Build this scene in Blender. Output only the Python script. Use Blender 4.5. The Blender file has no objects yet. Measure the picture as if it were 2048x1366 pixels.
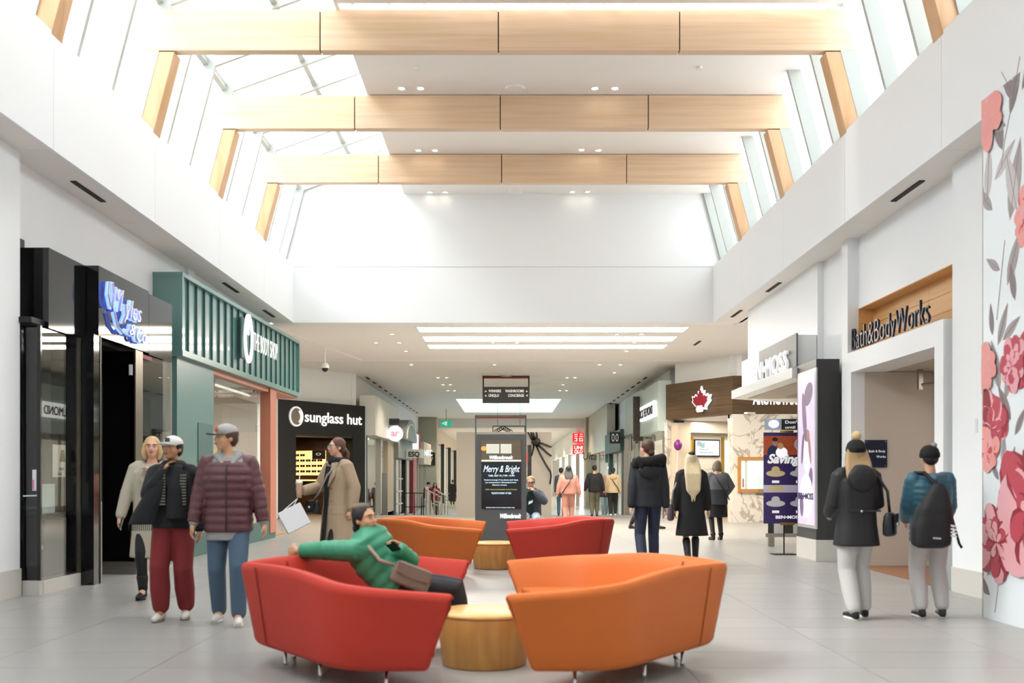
import bpy, bmesh, math, random
from mathutils import Vector, Matrix
from math import sin, cos, pi, sqrt, radians as R
random.seed(7)
sc = bpy.context.scene
C = sc.collection
# ------------------------------------------------------------------ camera, sky, light, exposure
CAMH = 1.3                      # lens height above the floor
F, VX, VY = 2000.0, 1017.0, 954.0   # focal length in pixels of a 2048 x 1366 frame, vanishing point
cam = bpy.data.cameras.new('camera'); camo = bpy.data.objects.new('camera', cam); C.objects.link(camo)
camo.location = (0, 0, CAMH); camo.rotation_euler = (pi/2, 0, 0)
cam.sensor_width = 36; cam.lens = 36*F/2048
cam.shift_x = (1024-VX)/2048; cam.shift_y = (VY-683)/2048
cam.clip_start = .1; cam.clip_end = 300
cam.dof.use_dof = True; cam.dof.focus_distance = 27; cam.dof.aperture_fstop = 2.0
sc.camera = camo
w = bpy.data.worlds.new('overcast_sky'); sc.world = w; w.use_nodes = True
bg = w.node_tree.nodes['Background']; bg.inputs[0].default_value = (.93, .97, 1, 1); bg.inputs[1].default_value = 3.1
sun = bpy.data.lights.new('veiled_sun', 'SUN'); sun.energy = 3.2; sun.angle = R(28); sun.color = (1, .97, .93)      # sun behind thin cloud, high on the left
suno = bpy.data.objects.new('veiled_sun', sun); C.objects.link(suno); suno.rotation_euler = Vector((.66, .10, -.74)).to_track_quat('-Z', 'Y').to_euler()
sc.view_settings.view_transform = 'Standard'; sc.view_settings.look = 'None'
sc.view_settings.gamma = 1; sc.view_settings.use_curve_mapping = False
sc.view_settings.exposure = 0.74
sc.cycles.caustics_reflective = False; sc.cycles.caustics_refractive = False
sc.cycles.max_bounces = 6; sc.cycles.diffuse_bounces = 4; sc.cycles.glossy_bounces = 3; sc.cycles.transparent_max_bounces = 16
sc.cycles.adaptive_threshold = .05; sc.cycles.use_light_tree = False
sc.cycles.sample_clamp_indirect = 6
# ------------------------------------------------------------------ helpers
def lin(h):
    if not isinstance(h, str): return tuple(h)[:3]
    v = [int(h[i:i+2], 16)/255 for i in (1, 3, 5)]
    return tuple(x/12.92 if x <= .04045 else ((x+.055)/1.055)**2.4 for x in v)
MATS = {}
def mat(name, col='#cccccc', rough=.6, metal=0., emit=None, es=0., noise=0., scale=(6, 6, 6), bump=0., bscale=60, rand=0., spec=.5, coat=0., sheen=0.):
    if name in MATS: return MATS[name]
    m = bpy.data.materials.new(name); m.use_nodes = True; MATS[name] = m
    nt = m.node_tree; b = nt.nodes['Principled BSDF']; L = nt.links.new
    b.inputs['Base Color'].default_value = (*lin(col), 1); b.inputs['Roughness'].default_value = rough
    b.inputs['Metallic'].default_value = metal; b.inputs['Specular IOR Level'].default_value = spec
    b.inputs['Coat Weight'].default_value = coat; b.inputs['Sheen Weight'].default_value = sheen
    if emit is not None:
        b.inputs['Emission Color'].default_value = (*lin(emit), 1); b.inputs['Emission Strength'].default_value = es
        if es < 2.5 or es > 8: m.cycles.emission_sampling = 'NONE'
    if noise or bump or rand:
        tc = nt.nodes.new('ShaderNodeTexCoord'); mp = nt.nodes.new('ShaderNodeMapping'); mp.inputs['Scale'].default_value = scale
        L(tc.outputs['Object'], mp.inputs['Vector'])
    if noise or rand:
        hs = nt.nodes.new('ShaderNodeHueSaturation'); hs.inputs['Color'].default_value = (*lin(col), 1)
        L(hs.outputs['Color'], b.inputs['Base Color'])
        ad = nt.nodes.new('ShaderNodeMath'); ad.operation = 'ADD'; ad.inputs[0].default_value = 1-noise/2-rand/2; ad.inputs[1].default_value = 0
        if noise:
            n = nt.nodes.new('ShaderNodeTexNoise'); n.inputs['Scale'].default_value = 1; n.inputs['Detail'].default_value = 5; n.inputs['Roughness'].default_value = .6
            L(mp.outputs['Vector'], n.inputs['Vector'])
            mu = nt.nodes.new('ShaderNodeMath'); mu.operation = 'MULTIPLY_ADD'; mu.inputs[1].default_value = noise; mu.inputs[2].default_value = 1-noise/2-rand/2
            L(n.outputs[0], mu.inputs[0]); L(mu.outputs[0], ad.inputs[0])
        if rand:
            oi = nt.nodes.new('ShaderNodeObjectInfo'); m2 = nt.nodes.new('ShaderNodeMath'); m2.operation = 'MULTIPLY'; m2.inputs[1].default_value = rand
            L(oi.outputs['Random'], m2.inputs[0]); L(m2.outputs[0], ad.inputs[1])
        L(ad.outputs[0], hs.inputs['Value'])
    if bump:
        n2 = nt.nodes.new('ShaderNodeTexNoise'); n2.inputs['Scale'].default_value = bscale; n2.inputs['Detail'].default_value = 3
        bp = nt.nodes.new('ShaderNodeBump'); bp.inputs['Strength'].default_value = bump; bp.inputs['Distance'].default_value = .01
        L(tc.outputs['Object'], n2.inputs['Vector']); L(n2.outputs[0], bp.inputs['Height']); L(bp.outputs[0], b.inputs['Normal'])
    return m
def glass(name, tint=(1, 1, 1), refl=1.0, ior=1.5):
    if name in MATS: return MATS[name]
    m = bpy.data.materials.new(name); m.use_nodes = True; MATS[name] = m
    nt = m.node_tree; nt.nodes.clear(); L = nt.links.new
    o = nt.nodes.new('ShaderNodeOutputMaterial'); mx = nt.nodes.new('ShaderNodeMixShader')
    t = nt.nodes.new('ShaderNodeBsdfTransparent'); t.inputs[0].default_value = (*tint, 1)
    g = nt.nodes.new('ShaderNodeBsdfGlossy'); g.inputs['Roughness'].default_value = .01; g.inputs[0].default_value = (refl, refl, refl, 1)
    lw = nt.nodes.new('ShaderNodeLayerWeight'); lw.inputs[0].default_value = .5
    pw = nt.nodes.new('ShaderNodeMath'); pw.operation = 'POWER'; pw.inputs[1].default_value = 4.0
    f = nt.nodes.new('ShaderNodeMath'); f.operation = 'MULTIPLY_ADD'; f.inputs[1].default_value = .55; f.inputs[2].default_value = ((ior-1)/(ior+1))**2
    L(lw.outputs['Facing'], pw.inputs[0]); L(pw.outputs[0], f.inputs[0])
    L(f.outputs[0], mx.inputs[0]); L(t.outputs[0], mx.inputs[1]); L(g.outputs[0], mx.inputs[2]); L(mx.outputs[0], o.inputs[0])
    return m
def wood(name, col, dark, scale=(1, 1, 1), rough=.45):
    if name in MATS: return MATS[name]
    m = mat(name, col, rough); nt = m.node_tree; L = nt.links.new; b = nt.nodes['Principled BSDF']
    tc = nt.nodes.new('ShaderNodeTexCoord'); mp = nt.nodes.new('ShaderNodeMapping'); mp.inputs['Scale'].default_value = scale
    n = nt.nodes.new('ShaderNodeTexNoise'); n.inputs['Scale'].default_value = 1; n.inputs['Detail'].default_value = 6; n.inputs['Distortion'].default_value = .6
    cr = nt.nodes.new('ShaderNodeValToRGB'); cr.color_ramp.elements[0].position = .32; cr.color_ramp.elements[1].position = .62
    cr.color_ramp.elements[0].color = (*lin(dark), 1); cr.color_ramp.elements[1].color = (*lin(col), 1)
    oi = nt.nodes.new('ShaderNodeObjectInfo'); ml = nt.nodes.new('ShaderNodeVectorMath'); ml.operation = 'SCALE'; ml.inputs[0].default_value = (7, 3, 5)
    va = nt.nodes.new('ShaderNodeVectorMath')
    L(oi.outputs['Random'], ml.inputs['Scale']); L(tc.outputs['Object'], va.inputs[0]); L(ml.outputs[0], va.inputs[1])
    L(va.outputs[0], mp.inputs['Vector']); L(mp.outputs[0], n.inputs['Vector']); L(n.outputs[0], cr.inputs[0]); L(cr.outputs[0], b.inputs['Base Color'])
    return m
def marble(name, col, vein):
    if name in MATS: return MATS[name]
    m = mat(name, col, .25); nt = m.node_tree; L = nt.links.new; b = nt.nodes['Principled BSDF']
    tc = nt.nodes.new('ShaderNodeTexCoord'); n = nt.nodes.new('ShaderNodeTexNoise'); n.inputs['Scale'].default_value = .9; n.inputs['Detail'].default_value = 7; n.inputs['Distortion'].default_value = 1.6
    cr = nt.nodes.new('ShaderNodeValToRGB'); e = cr.color_ramp.elements
    e[0].position = .47; e[0].color = (*lin(col), 1); e[1].position = .53; e[1].color = (*lin(col), 1)
    k = cr.color_ramp.elements.new(.5); k.color = (*lin(vein), 1)
    L(tc.outputs['Object'], n.inputs['Vector']); L(n.outputs[0], cr.inputs[0]); L(cr.outputs[0], b.inputs['Base Color'])
    return m
WM = {}
TS = bpy.data.scenes.new('workbench')       # scratch scene in which modifiers and lettering are turned into meshes
def bake(t):
    TS.collection.objects.link(t); vl = TS.view_layers[0]; vl.update()
    me = bpy.data.meshes.new_from_object(t.evaluated_get(vl.depsgraph)); bpy.data.objects.remove(t); return me
def tag(o, label=None, cat=None, group=None, kind=None):
    if label: o['label'] = label
    if cat: o['category'] = cat
    if group: o['group'] = group
    if kind: o['kind'] = kind
    return o
def link(o, parent=None):
    C.objects.link(o)
    if parent is not None:
        o.parent = parent; o.matrix_parent_inverse = WM.get(parent.name, Matrix()).inverted()
    return o
def thing(name, label, cat, loc=(0, 0, 0), rz=0, group=None, kind=None):
    o = bpy.data.objects.new(name, None); C.objects.link(o); o.empty_display_size = .2
    o.location = loc; o.rotation_euler = (0, 0, rz)
    WM[o.name] = Matrix.Translation(loc) @ Matrix.Rotation(rz, 4, 'Z')
    return tag(o, label, cat, group, kind)
def P(px, py, Y): return Vector(((px-VX)*Y/F, Y, CAMH-(py-VY)*Y/F))   # photograph pixel + distance -> place
class MB:
    """collects shapes for ONE mesh object"""
    def __init__(s): s.v = []; s.f = []
    def add(s, vs, fs):
        n = len(s.v); s.v += [tuple(x) for x in vs]; s.f += [tuple(i+n for i in f) for f in fs]; return s
    def box(s, x0, x1, y0, y1, z0, z1):
        x0, x1 = min(x0, x1), max(x0, x1); y0, y1 = min(y0, y1), max(y0, y1); z0, z1 = min(z0, z1), max(z0, z1)
        return s.add([(x0, y0, z0), (x1, y0, z0), (x1, y1, z0), (x0, y1, z0), (x0, y0, z1), (x1, y0, z1), (x1, y1, z1), (x0, y1, z1)],
                     [(3, 2, 1, 0), (4, 5, 6, 7), (0, 1, 5, 4), (1, 2, 6, 5), (2, 3, 7, 6), (3, 0, 4, 7)])
    def prism(s, pts, d):
        """closed planar polygon (3D points) pushed along d"""
        n = len(pts); d = Vector(d); a = [Vector(p) for p in pts]; b = [p+d for p in a]
        return s.add(a+b, [tuple(range(n))[::-1], tuple(range(n, 2*n))]+[(i, (i+1) % n, n+(i+1) % n, n+i) for i in range(n)])
    def slab(s, a, b, z0, z1, t, off=0):
        """upright wall from plan point a to b, thickness t to the left of a->b"""
        a = Vector((a[0], a[1])); b = Vector((b[0], b[1])); u = (b-a).normalized(); n = Vector((-u.y, u.x))
        p = [a+n*off, b+n*off, b+n*(off+t), a+n*(off+t)]
        return s.prism([(q.x, q.y, z0) for q in p], (0, 0, z1-z0))
    def ring(s, rings, cap=True, closed=False):
        n = len(rings[0]); vs = [p for r in rings for p in r]; fs = []
        m = len(rings)
        for i in range(m if closed else m-1):
            for j in range(n):
                fs.append((i*n+j, i*n+(j+1) % n, ((i+1) % m)*n+(j+1) % n, ((i+1) % m)*n+j))
        if cap and not closed: fs += [tuple(range(n))[::-1], tuple(range((m-1)*n, m*n))]
        return s.add(vs, fs)
    def tube(s, path, r, n=8, cap=True):
        path = [Vector(p) for p in path]; rs = r if isinstance(r, (list, tuple)) else [r]*len(path); rings = []; up = None
        for i, p in enumerate(path):
            t = (path[min(i+1, len(path)-1)]-path[max(i-1, 0)]).normalized()
            if up is None: up = t.orthogonal().normalized()
            up = (up-t*up.dot(t)).normalized(); sd = t.cross(up)
            rings.append([p+(up*cos(2*pi*k/n)+sd*sin(2*pi*k/n))*rs[i] for k in range(n)])
        return s.ring(rings, cap)
    def lathe(s, c, prof, n=24, ax=1, ay=1, closed=False):
        return s.ring([[(c[0]+r*ax*cos(2*pi*k/n), c[1]+r*ay*sin(2*pi*k/n), c[2]+z) for k in range(n)] for r, z in prof], closed=closed)
    def ell(s, c, r, n=14, m=8, M=None):
        c = Vector(c); rings = []
        for i in range(m+1):
            a = -pi/2+pi*max(.03, min(.97, i/m)); q = []
            for k in range(n):
                v = Vector((r[0]*cos(a)*cos(2*pi*k/n), r[1]*cos(a)*sin(2*pi*k/n), r[2]*sin(a)))
                q.append(c+((M @ v) if M else v))
            rings.append(q)
        return s.ring(rings)
    def build(s, name, m, parent=None, smooth=False, bevel=0, seg=2):
        me = bpy.data.meshes.new(name)
        c = Vector((0, 0, 0))
        if s.v:
            lo = [min(v[i] for v in s.v) for i in range(3)]; hi = [max(v[i] for v in s.v) for i in range(3)]
            c = Vector(((lo[0]+hi[0])/2, (lo[1]+hi[1])/2, lo[2]))
        me.from_pydata([tuple(Vector(v)-c) for v in s.v], [], s.f); me.update()
        bm = bmesh.new(); bm.from_mesh(me); bmesh.ops.recalc_face_normals(bm, faces=bm.faces); bm.to_mesh(me); bm.free()
        if smooth: me.polygons.foreach_set('use_smooth', [True]*len(me.polygons))
        me.materials.append(m if not isinstance(m, str) else MATS[m])
        o = bpy.data.objects.new(name, me); o.location = c; link(o, parent); WM[o.name] = Matrix.Translation(c)
        if bevel:
            b = o.modifiers.new('bevel', 'BEVEL'); b.width = bevel; b.segments = seg; b.limit_method = 'ANGLE'; b.angle_limit = R(40)
        return o
def bx(name, x0, x1, y0, y1, z0, z1, m, parent=None, bevel=0): return MB().box(x0, x1, y0, y1, z0, z1).build(name, m, parent, bevel=bevel)
def struct(o, label): return tag(o, label, None, None, 'structure')
def text(name, s, m, pos, rz, h, parent=None, ext=.01, width=None, bold=0., shear=0., spacing=1., align='LEFT', tilt=0):
    """lettering standing upright: baseline at pos, reads left to right along the direction rz, cap height h"""
    cu = bpy.data.curves.new(name, 'FONT'); cu.body = s; cu.size = 1; cu.extrude = .5; cu.offset = bold; cu.shear = shear; cu.space_character = spacing; cu.resolution_u = 3
    cu.align_x = 'LEFT'
    me = bake(bpy.data.objects.new('tmp', cu)); bpy.data.curves.remove(cu)
    xs = [v.co.x for v in me.vertices]; 
    if not xs: xs = [0, 1]
    x0, x1 = min(xs), max(xs); k = h/.72; kx = k if width is None else width/(x1-x0)
    W = (x1-x0)*kx; ox = {'LEFT': 0, 'CENTER': -W/2, 'RIGHT': -W}[align]
    for v in me.vertices:
        x, y, z = v.co; v.co = ((x-x0)*kx+ox, -z*2*ext if False else -(z+.5)*ext, y*k)
    me.name = name; me.materials.clear(); me.materials.append(m if not isinstance(m, str) else MATS[m])
    o = bpy.data.objects.new(name, me); o.location = pos; o.rotation_euler = (0, tilt, rz); link(o, parent); return o
def lamp(name, kind, loc, energy, col=(1, 1, 1), size=.1, rot=(0, 0, 0), spot=None, size_y=None):
    l = bpy.data.lights.new(name, kind); l.energy = energy; l.color = col
    if kind == 'AREA':
        l.size = size
        if size_y: l.shape = 'RECTANGLE'; l.size_y = size_y
    else: l.shadow_soft_size = size
    if spot: l.spot_size = spot; l.spot_blend = .6
    o = bpy.data.objects.new(name, l); o.location = loc; o.rotation_euler = rot; C.objects.link(o); return o
# ------------------------------------------------------------------ materials
white = mat('white_paint', '#f0f2f3', .55, noise=.03, scale=(.7, .7, .7))
warm = mat('warm_white_plaster', '#f0ebe6', .65, noise=.03, scale=(.7, .7, .7))
beige = mat('beige_paint', '#c8bfb1', .65, noise=.04)
gloss_white = mat('gloss_white', '#eff1ef', .22)
mullion_m = mat('mullion_grey_white', '#afb2ac', .4)
tile_m = mat('floor_tile', '#989692', .32, noise=.16, scale=(1.1, 1.6, 1), rand=.07, bump=.02, bscale=9)
floor_m = mat('floor_joint', '#a9a6a0', .5)
far_floor = mat('pale_floor', '#b9b9b5', .25, noise=.08, scale=(.8, .8, .8))
plinth = mat('plinth_tile', '#cfcbc3', .4, noise=.06)
oak = wood('oak_veneer', '#e2c5a6', '#d9b792', (.55, 5, 14))
oak_v = wood('oak_veneer_upright', '#d6ac84', '#c79a6c', (5, 5, .8))
maple = wood('maple_panel', '#dfae72', '#d39c5d', (9, .7, 12))
blackg = mat('black_gloss', '#0b0b0c', .06, spec=.6)
blackm = mat('black_matt', '#111110', .5)
charcoal = mat('charcoal', '#3a3a3a', .45)
steel = mat('brushed_steel', '#a9a59d', .32, metal=1.)
chrome = mat('chrome', '#c8c8c8', .12, metal=1.)
bronze = mat('bronze_metal', '#7b7266', .3, metal=.8)
teal = mat('teal_paint', '#5f8884', .3, noise=.03, spec=.8, coat=.4)
teal_d = mat('dark_teal_paint', '#3f6462', .5)
copper = mat('copper_paint', '#b3705a', .45)
clear = glass('clear_glass', (.96, .98, .97))
sky_glass = glass('skylight_glass', (.97, .99, 1), .8)
cyan_glass = glass('skylight_glass_cyan', (.86, .97, 1), .8)
dark_glass = glass('smoked_glass', (.28, .30, .31), 1., 1.7)
lettering = mat('white_lit_letter', '#f4f4f2', .4, emit='#ffffff', es=.45)
white_l = mat('white_letter', '#f2f2f0', .4, emit='#ffffff', es=.2)
panel_light = mat('lit_panel', '#ffffff', .5, emit='#fff6ea', es=5.)
cool_light = mat('cool_lit_panel', '#ffffff', .5, emit='#f6fbff', es=3.)
warm_light = mat('warm_lit_shelf', '#ffe2b0', .5, emit='#ffc27a', es=.9)
lamp_m = mat('downlight_lens', '#ffffff', .4, emit='#fff4e0', es=8.5)
dark = mat('dark_slot', '#0c0c0d', .7)
# ------------------------------------------------------------------ the hall: floor
ZS, XL, XR, WL, WR = 4.85, -4.94, 4.70, -5.5, 5.2      # soffit height, fascia planes, wall planes
YB, YE = -7.0, 23.0                                    # back wall, end of the skylit hall
ZF, ZC = 6.13, 7.81                                    # fascia top, flat ceiling of the skylit hall
LOW = -.55                                             # floor level beyond the ramp
fl = MB().box(-10.5, 10.5, YB-.3, 34, -.3, -.006).box(-10.5, 10.5, 44, 100, -.8, LOW)
fl.prism([(-10.5, 34, -.006), (-10.5, 44, LOW), (-10.5, 44, -.9), (-10.5, 34, -.9)], (21, 0, 0))
floor = fl.build('floor', floor_m); struct(floor, 'pale grey tiled mall floor sloping down a ramp at the far end')
tm = None; n = 0
TW, TL = 1.21, .605
rows = [5.3+TL*i for i in range(30)]
for j, y in enumerate(rows):
    for i in range(-5, 5):
        x = i*TW+TW/2
        if tm is None:
            t = MB().box(-TW/2+.0025, TW/2-.0025, .0025, TL-.0025, -.03, 0).build('tile', tile_m, floor); tm = t.data
            t.location = (x, y, -.03)
        else:
            t = bpy.data.objects.new('tile', tm); link(t, floor); t.location = (x, y, -.03)
        n += 1
rest = MB()
for y0, y1, xa, xb in ((YB, 4.995, -10.5, 10.5), (23.15, 33.99, -10.5, 10.5), (4.995, 23.15, -10.5, -6.053), (4.995, 23.15, 6.053, 10.5)):
    rest.box(xa, xb, y0, y1, -.005, 0)
rest.build('tile_field', tile_m, floor)['kind'] = 'stuff'
fr = MB().box(-10.4, 10.4, 44.01, 99, LOW-.01, LOW+.004); fr.prism([(-10.4, 34, .004), (-10.4, 44.01, LOW+.004), (-10.4, 44.01, LOW-.02), (-10.4, 34, -.02)], (20.8, 0, 0))
fr.build('ramp_paving', far_floor, floor)
# ------------------------------------------------------------------ walls
wl = MB().box(WL-.3, WL, YB, 10.9, 0, ZS).box(WL-.3, WL, 10.9, 14.95, 3.0, ZS).box(WL-.3, WL, 14.95, 15.5, 0, ZS).box(WL-.3, WL, 15.5, 23.4, 3.0, ZS)
wl.box(-10.3, WL-.3, 23.1, 23.4, 0, ZS).box(-10.3, -10, 23.4, 31, 0, ZS)
wl.slab((-10, 31), (-7.15, 31), 0, ZS, .2).slab((-7.15, 31), (-4.9, 34.15), 3.0, ZS, .2, .42).box(-10.6, -10.4, YB, 100, -1, 5.1).box(-5.65, -5.35, 34.2, 61, -1, ZS)
struct(wl.build('wall_left', white), 'white wall over the shopfronts on the left of the mall')
wr = MB().box(WR, WR+.3, YB, 11.42, 0, ZS).box(WR, WR+.3, 11.42, 14.95, 3.8, ZS).box(WR, WR+.3, 14.95, 15.0, 0, ZS).box(WR, WR+.3, 15.0, 16.5, 0, ZS)
wr.box(WR-.1, WR+.3, 16.5, 21.3, 3.1, ZS).box(WR+.3, 10.3, 21.0, 21.3, 3.1, ZS).box(10, 10.3, 16, 28.8, 0, ZS).box(WR+.3, 10.3, 16.2, 16.5, 0, ZS)
wr.slab((6.4, 28.6), (10, 28.6), 3.0, ZS, .2, .35).slab((4.95, 31.45), (6.4, 28.6), 3.15, ZS, .2, .35).box(5.35, 5.65, 33.2, 61, -1, ZS).box(10.4, 10.6, YB, 100, -1, 5.1)
struct(wr.build('wall_right', white), 'white wall over the shopfronts on the right of the mall')
struct(bx('wall_back', -10.5, 10.5, YB-.3, YB, 0, 9.2, white), 'white end wall behind the seating')
we = MB().box(-5.45, 5.2, YE, YE+.25, ZS, ZF-.006).box(-5.45, 5.2, YE, YE+.25, ZF+.006, 9.1).box(-5.4, 5.2, YE+.02, YE+.2, ZF-.01, ZF+.01)
struct(we.build('wall_end', white), 'tall white bulkhead wall closing the skylit hall')
# piers
def pier(n, x0, x1, y0, y1, label, guard, gx):
    p = thing('wall_pier', label, 'pier', ((x0+x1)/2, y0, 0))
    bx('shaft', x0, x1, y0, y1, .30, ZS, white, p); 
    bx('plinth', x0-.012, x1+.012, y0-.012, y1+.012, 0, .30, plinth, p)
    if guard: bx('corner_guard', gx-.05, gx+.016, y0-.016, y0+.06, .30, 1.33, steel, p)
    return p
pier(1, -5.8, -5.34, 10.15, 10.93, 'white pier with steel corner guard beside the black jewellery shop', True, -5.34)
p2 = thing('wall_pier', 'white pier between the floral hoarding and the cream shop portal', 'pier', (5.2, 10.6, 0))
bx('shaft', 5.06, 5.5, 10.55, 11.4, .28, ZS, white, p2); bx('plinth', 5.05, 5.5, 10.54, 11.41, 0, .28, plinth, p2)
bx('corner_guard', 5.044, 5.1, 10.534, 10.6, .28, 1.36, bronze, p2); bx('switch_plate', 5.05, 5.06, 10.78, 10.83, 1.78, 1.93, gloss_white, p2)
p3 = thing('wall_pier', 'slim white pier beside the timber sign recess', 'pier', (5.1, 15, 0))
bx('shaft', 5.04, 5.5, 14.86, 15.12, 0, ZS, white, p3)
p4 = thing('wall_pier', 'slim white pilaster above the teal shopfront', 'pier', (-5.45, 17.2, 0))
bx('shaft', -5.5, -5.44, 17.0, 17.35, 4.45, ZS, white, p4)
# ------------------------------------------------------------------ fascia and soffit of the skylit hall, panel by panel
fasL = struct(bx('trim_1', XL-.35, XL-.03, YB, YE, ZS+.02, ZF-.01, white), 'white fascia band under the skylight on the left')
fasR = struct(bx('trim_2', XR+.03, XR+.35, YB, YE, ZS+.02, ZF-.01, white), 'white fascia band under the skylight on the right')
SEAM = [YB, -4.75, -1.63, 1.5, 4.62, 7.74, 10.86, 13.98, 17.1, 20.22, YE]
for a, b in zip(SEAM[:-1], SEAM[1:]):
    bx('fascia_panel', XL-.03, XL, a+.004, b-.004, ZS, ZF, white, fasL); bx('fascia_panel', XR, XR+.03, a+.004, b-.004, ZS, ZF, white, fasR)
    bx('soffit_panel', WL, XL-.03, a+.004, b-.004, ZS, ZS+.02, warm, fasL); bx('soffit_panel', XR+.03, WR+.1, a+.004, b-.004, ZS, ZS+.02, warm, fasR)
bx('ledge', XL-.75, XL-.02, YB, YE, ZF-.02, ZF, white, fasL); bx('ledge', XR+.02, XR+.75, YB, YE, ZF-.02, ZF, white, fasR)
bx('outer_upstand', XL-.78, XL-.72, YB, YE, ZS, ZF+.12, white, fasL); bx('outer_upstand', XR+.6, XR+.66, YB, YE, ZS, ZF+.12, white, fasR)
def slot(px, py, x, label, L=.9, w=.07, z=ZS):
    y = F*(z-CAMH)/(VY-py)
    o = bx('slot_diffuser', x-w/2, x+w/2, y-L/2, y+L/2, z-.012, z+.004, dark); tag(o, label, 'air vent', 'black slot diffusers in the soffits'); return o
LS = 'black slot air diffuser in the soffit '
slot(177, 383, -5.22, LS+'above the black jewellery shop')
slot(457, 575, -5.2, LS+'above the middle of the teal shopfront', .95)
slot(534, 627, -5.2, LS+'above the far end of the teal shopfront')
slot(623, 687, -5.2, LS+'beyond the skylit hall, above the alcove', .8)
slot(1813, 382, 4.95, LS+'nearest the floral hoarding'); slot(1550, 574, 4.95, LS+'above the jeweller plaque'); slot(1477, 627, 4.95, LS+'over the jeweller canopy end')
slot(1398, 686, 5.0, LS+'beyond the skylit hall before the brown shop', .8)
# ------------------------------------------------------------------ timber portal frames
def xo(z, sgn): return sgn*((5.33 if sgn < 0 else 5.09)-.26*(z-6.13))     # outer face of the rafters
def xi(z, sgn): return xo(z, sgn)-sgn*.40
def frame(Y, label):
    t = thing('timber_portal_frame', label, 'beam', (0, Y, ZF), group='timber portal frames under the skylight')
    z0, z1 = 7.23, 7.80; D = .16
    cuts = [None, -2.62, -.14, 2.38, None]
    for i in range(4):
        a0 = xo(z0, -1) if i == 0 else cuts[i]+.008; a1 = xo(z1, -1) if i == 0 else cuts[i]+.008
        b0 = xo(z0, 1) if i == 3 else cuts[i+1]-.008; b1 = xo(z1, 1) if i == 3 else cuts[i+1]-.008
        MB().prism([(a0, Y, z0), (b0, Y, z0), (b1, Y, z1), (a1, Y, z1)], (0, D, 0)).build('beam_panel', oak, t, bevel=.006)
    MB().box(-4.6, 4.4, Y+.03, Y+D-.03, z0+.02, z1-.02).build('beam_core', dark, t)
    for sg in (-1, 1):
        zb, zt = 5.95, z0-.012
        MB().prism([(xo(zb, sg), Y+.01, zb), (xi(zb, sg), Y+.01, zb), (xi(zt, sg), Y+.01, zt), (xo(zt, sg), Y+.01, zt)], (0, D+.10, 0)).build('rafter', oak_v, t, bevel=.006)
        MB().box(xi(zt, sg)+sg*.02, xo(zt, sg)-sg*.02, Y+.02, Y+D-.02, zt-.006, z0+.002).build('joint_plate', dark, t)
for Y, l in ((1.5, 'timber portal frame overhead above the camera'), (4.62, 'timber portal frame before the seating'), (7.74, 'timber portal frame over the nearest sofas'), (10.8, 'timber portal frame of which only the rafter feet show at the top corners'),
             (13.9, 'nearest wide oak portal frame crossing the top of the picture'), (17.02, 'middle oak portal frame of the three crossing the hall'), (20.14, 'farthest and lowest-looking oak portal frame before the white bulkhead')):
    frame(Y, l)
# ------------------------------------------------------------------ skylight glazing
def glaze(name, a, b, ys, label, fin, purl, split=1):
    """sloping glazing: a and b are (x, z) of the lower and upper edge; ys the pane joints; fins stand on the inside"""
    r = thing(name, label, None, (a[0], ys[0], a[1]), kind='structure'); a = Vector(a); b = Vector(b); u = (b-a).normalized()
    nrm = Vector((-u.y, u.x)); mid = (a+b)/2
    if (Vector((0, 6.5))-mid).dot(nrm) < 0: nrm = -nrm
    for y0, y1 in zip(ys[:-1], ys[1:]):
        for k in range(split):
            p = a+(b-a)*(k/split); q = a+(b-a)*((k+1)/split)
            MB().prism([(p.x, y0+.02, p.y), (q.x, y0+.02, q.y), (q.x-nrm.x*.01, y0+.02, q.y-nrm.y*.01), (p.x-nrm.x*.01, y0+.02, p.y-nrm.y*.01)], (0, y1-y0-.04, 0)).build('pane', sky_glass, r)
    for y in ys:
        p = [a, b, b+nrm*fin, a+nrm*fin]
        hw = .035 if split == 1 else .031
        MB().prism([(q.x, y-hw, q.y) for q in p], (0, 2*hw, 0)).build('mullion', mullion_m, r)
    for k in range(split+1):
        c = a+(b-a)*(k/split); h = u*.04
        p = [c-h, c+h, c+h+nrm*purl, c-h+nrm*purl]
        MB().prism([(q.x, ys[0], q.y) for q in p], (0, ys[-1]-ys[0], 0)).build('purlin', mullion_m, r)
    return r
step = 3.12/3
ys = [1.5-.04+step*k-8*step for k in range(0, 29)]; ys = [y for y in ys if y > YB+.1]+[YE-.05]
if ys[-1]-ys[-2] < .3: ys.pop(-2)
BX, BZ = xo(7.98, -1)-.02, 7.98
glaze('window_1', (xo(6.1, -1)-.02, 6.1), (BX, BZ), ys, 'steep left side of the skylight with white mullions', .2, .06)
glaze('window_2', (xo(6.1, 1)+.02, 6.1), (xo(ZC+.1, 1)+.02, ZC+.1), ys, 'steep right side of the skylight with white mullions', .2, .06)
glaze('window_3', (BX, BZ), (-2.2, 8.95), ys, 'sloping left roof of the skylight with white glazing bars', .16, .1, 2)
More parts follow.
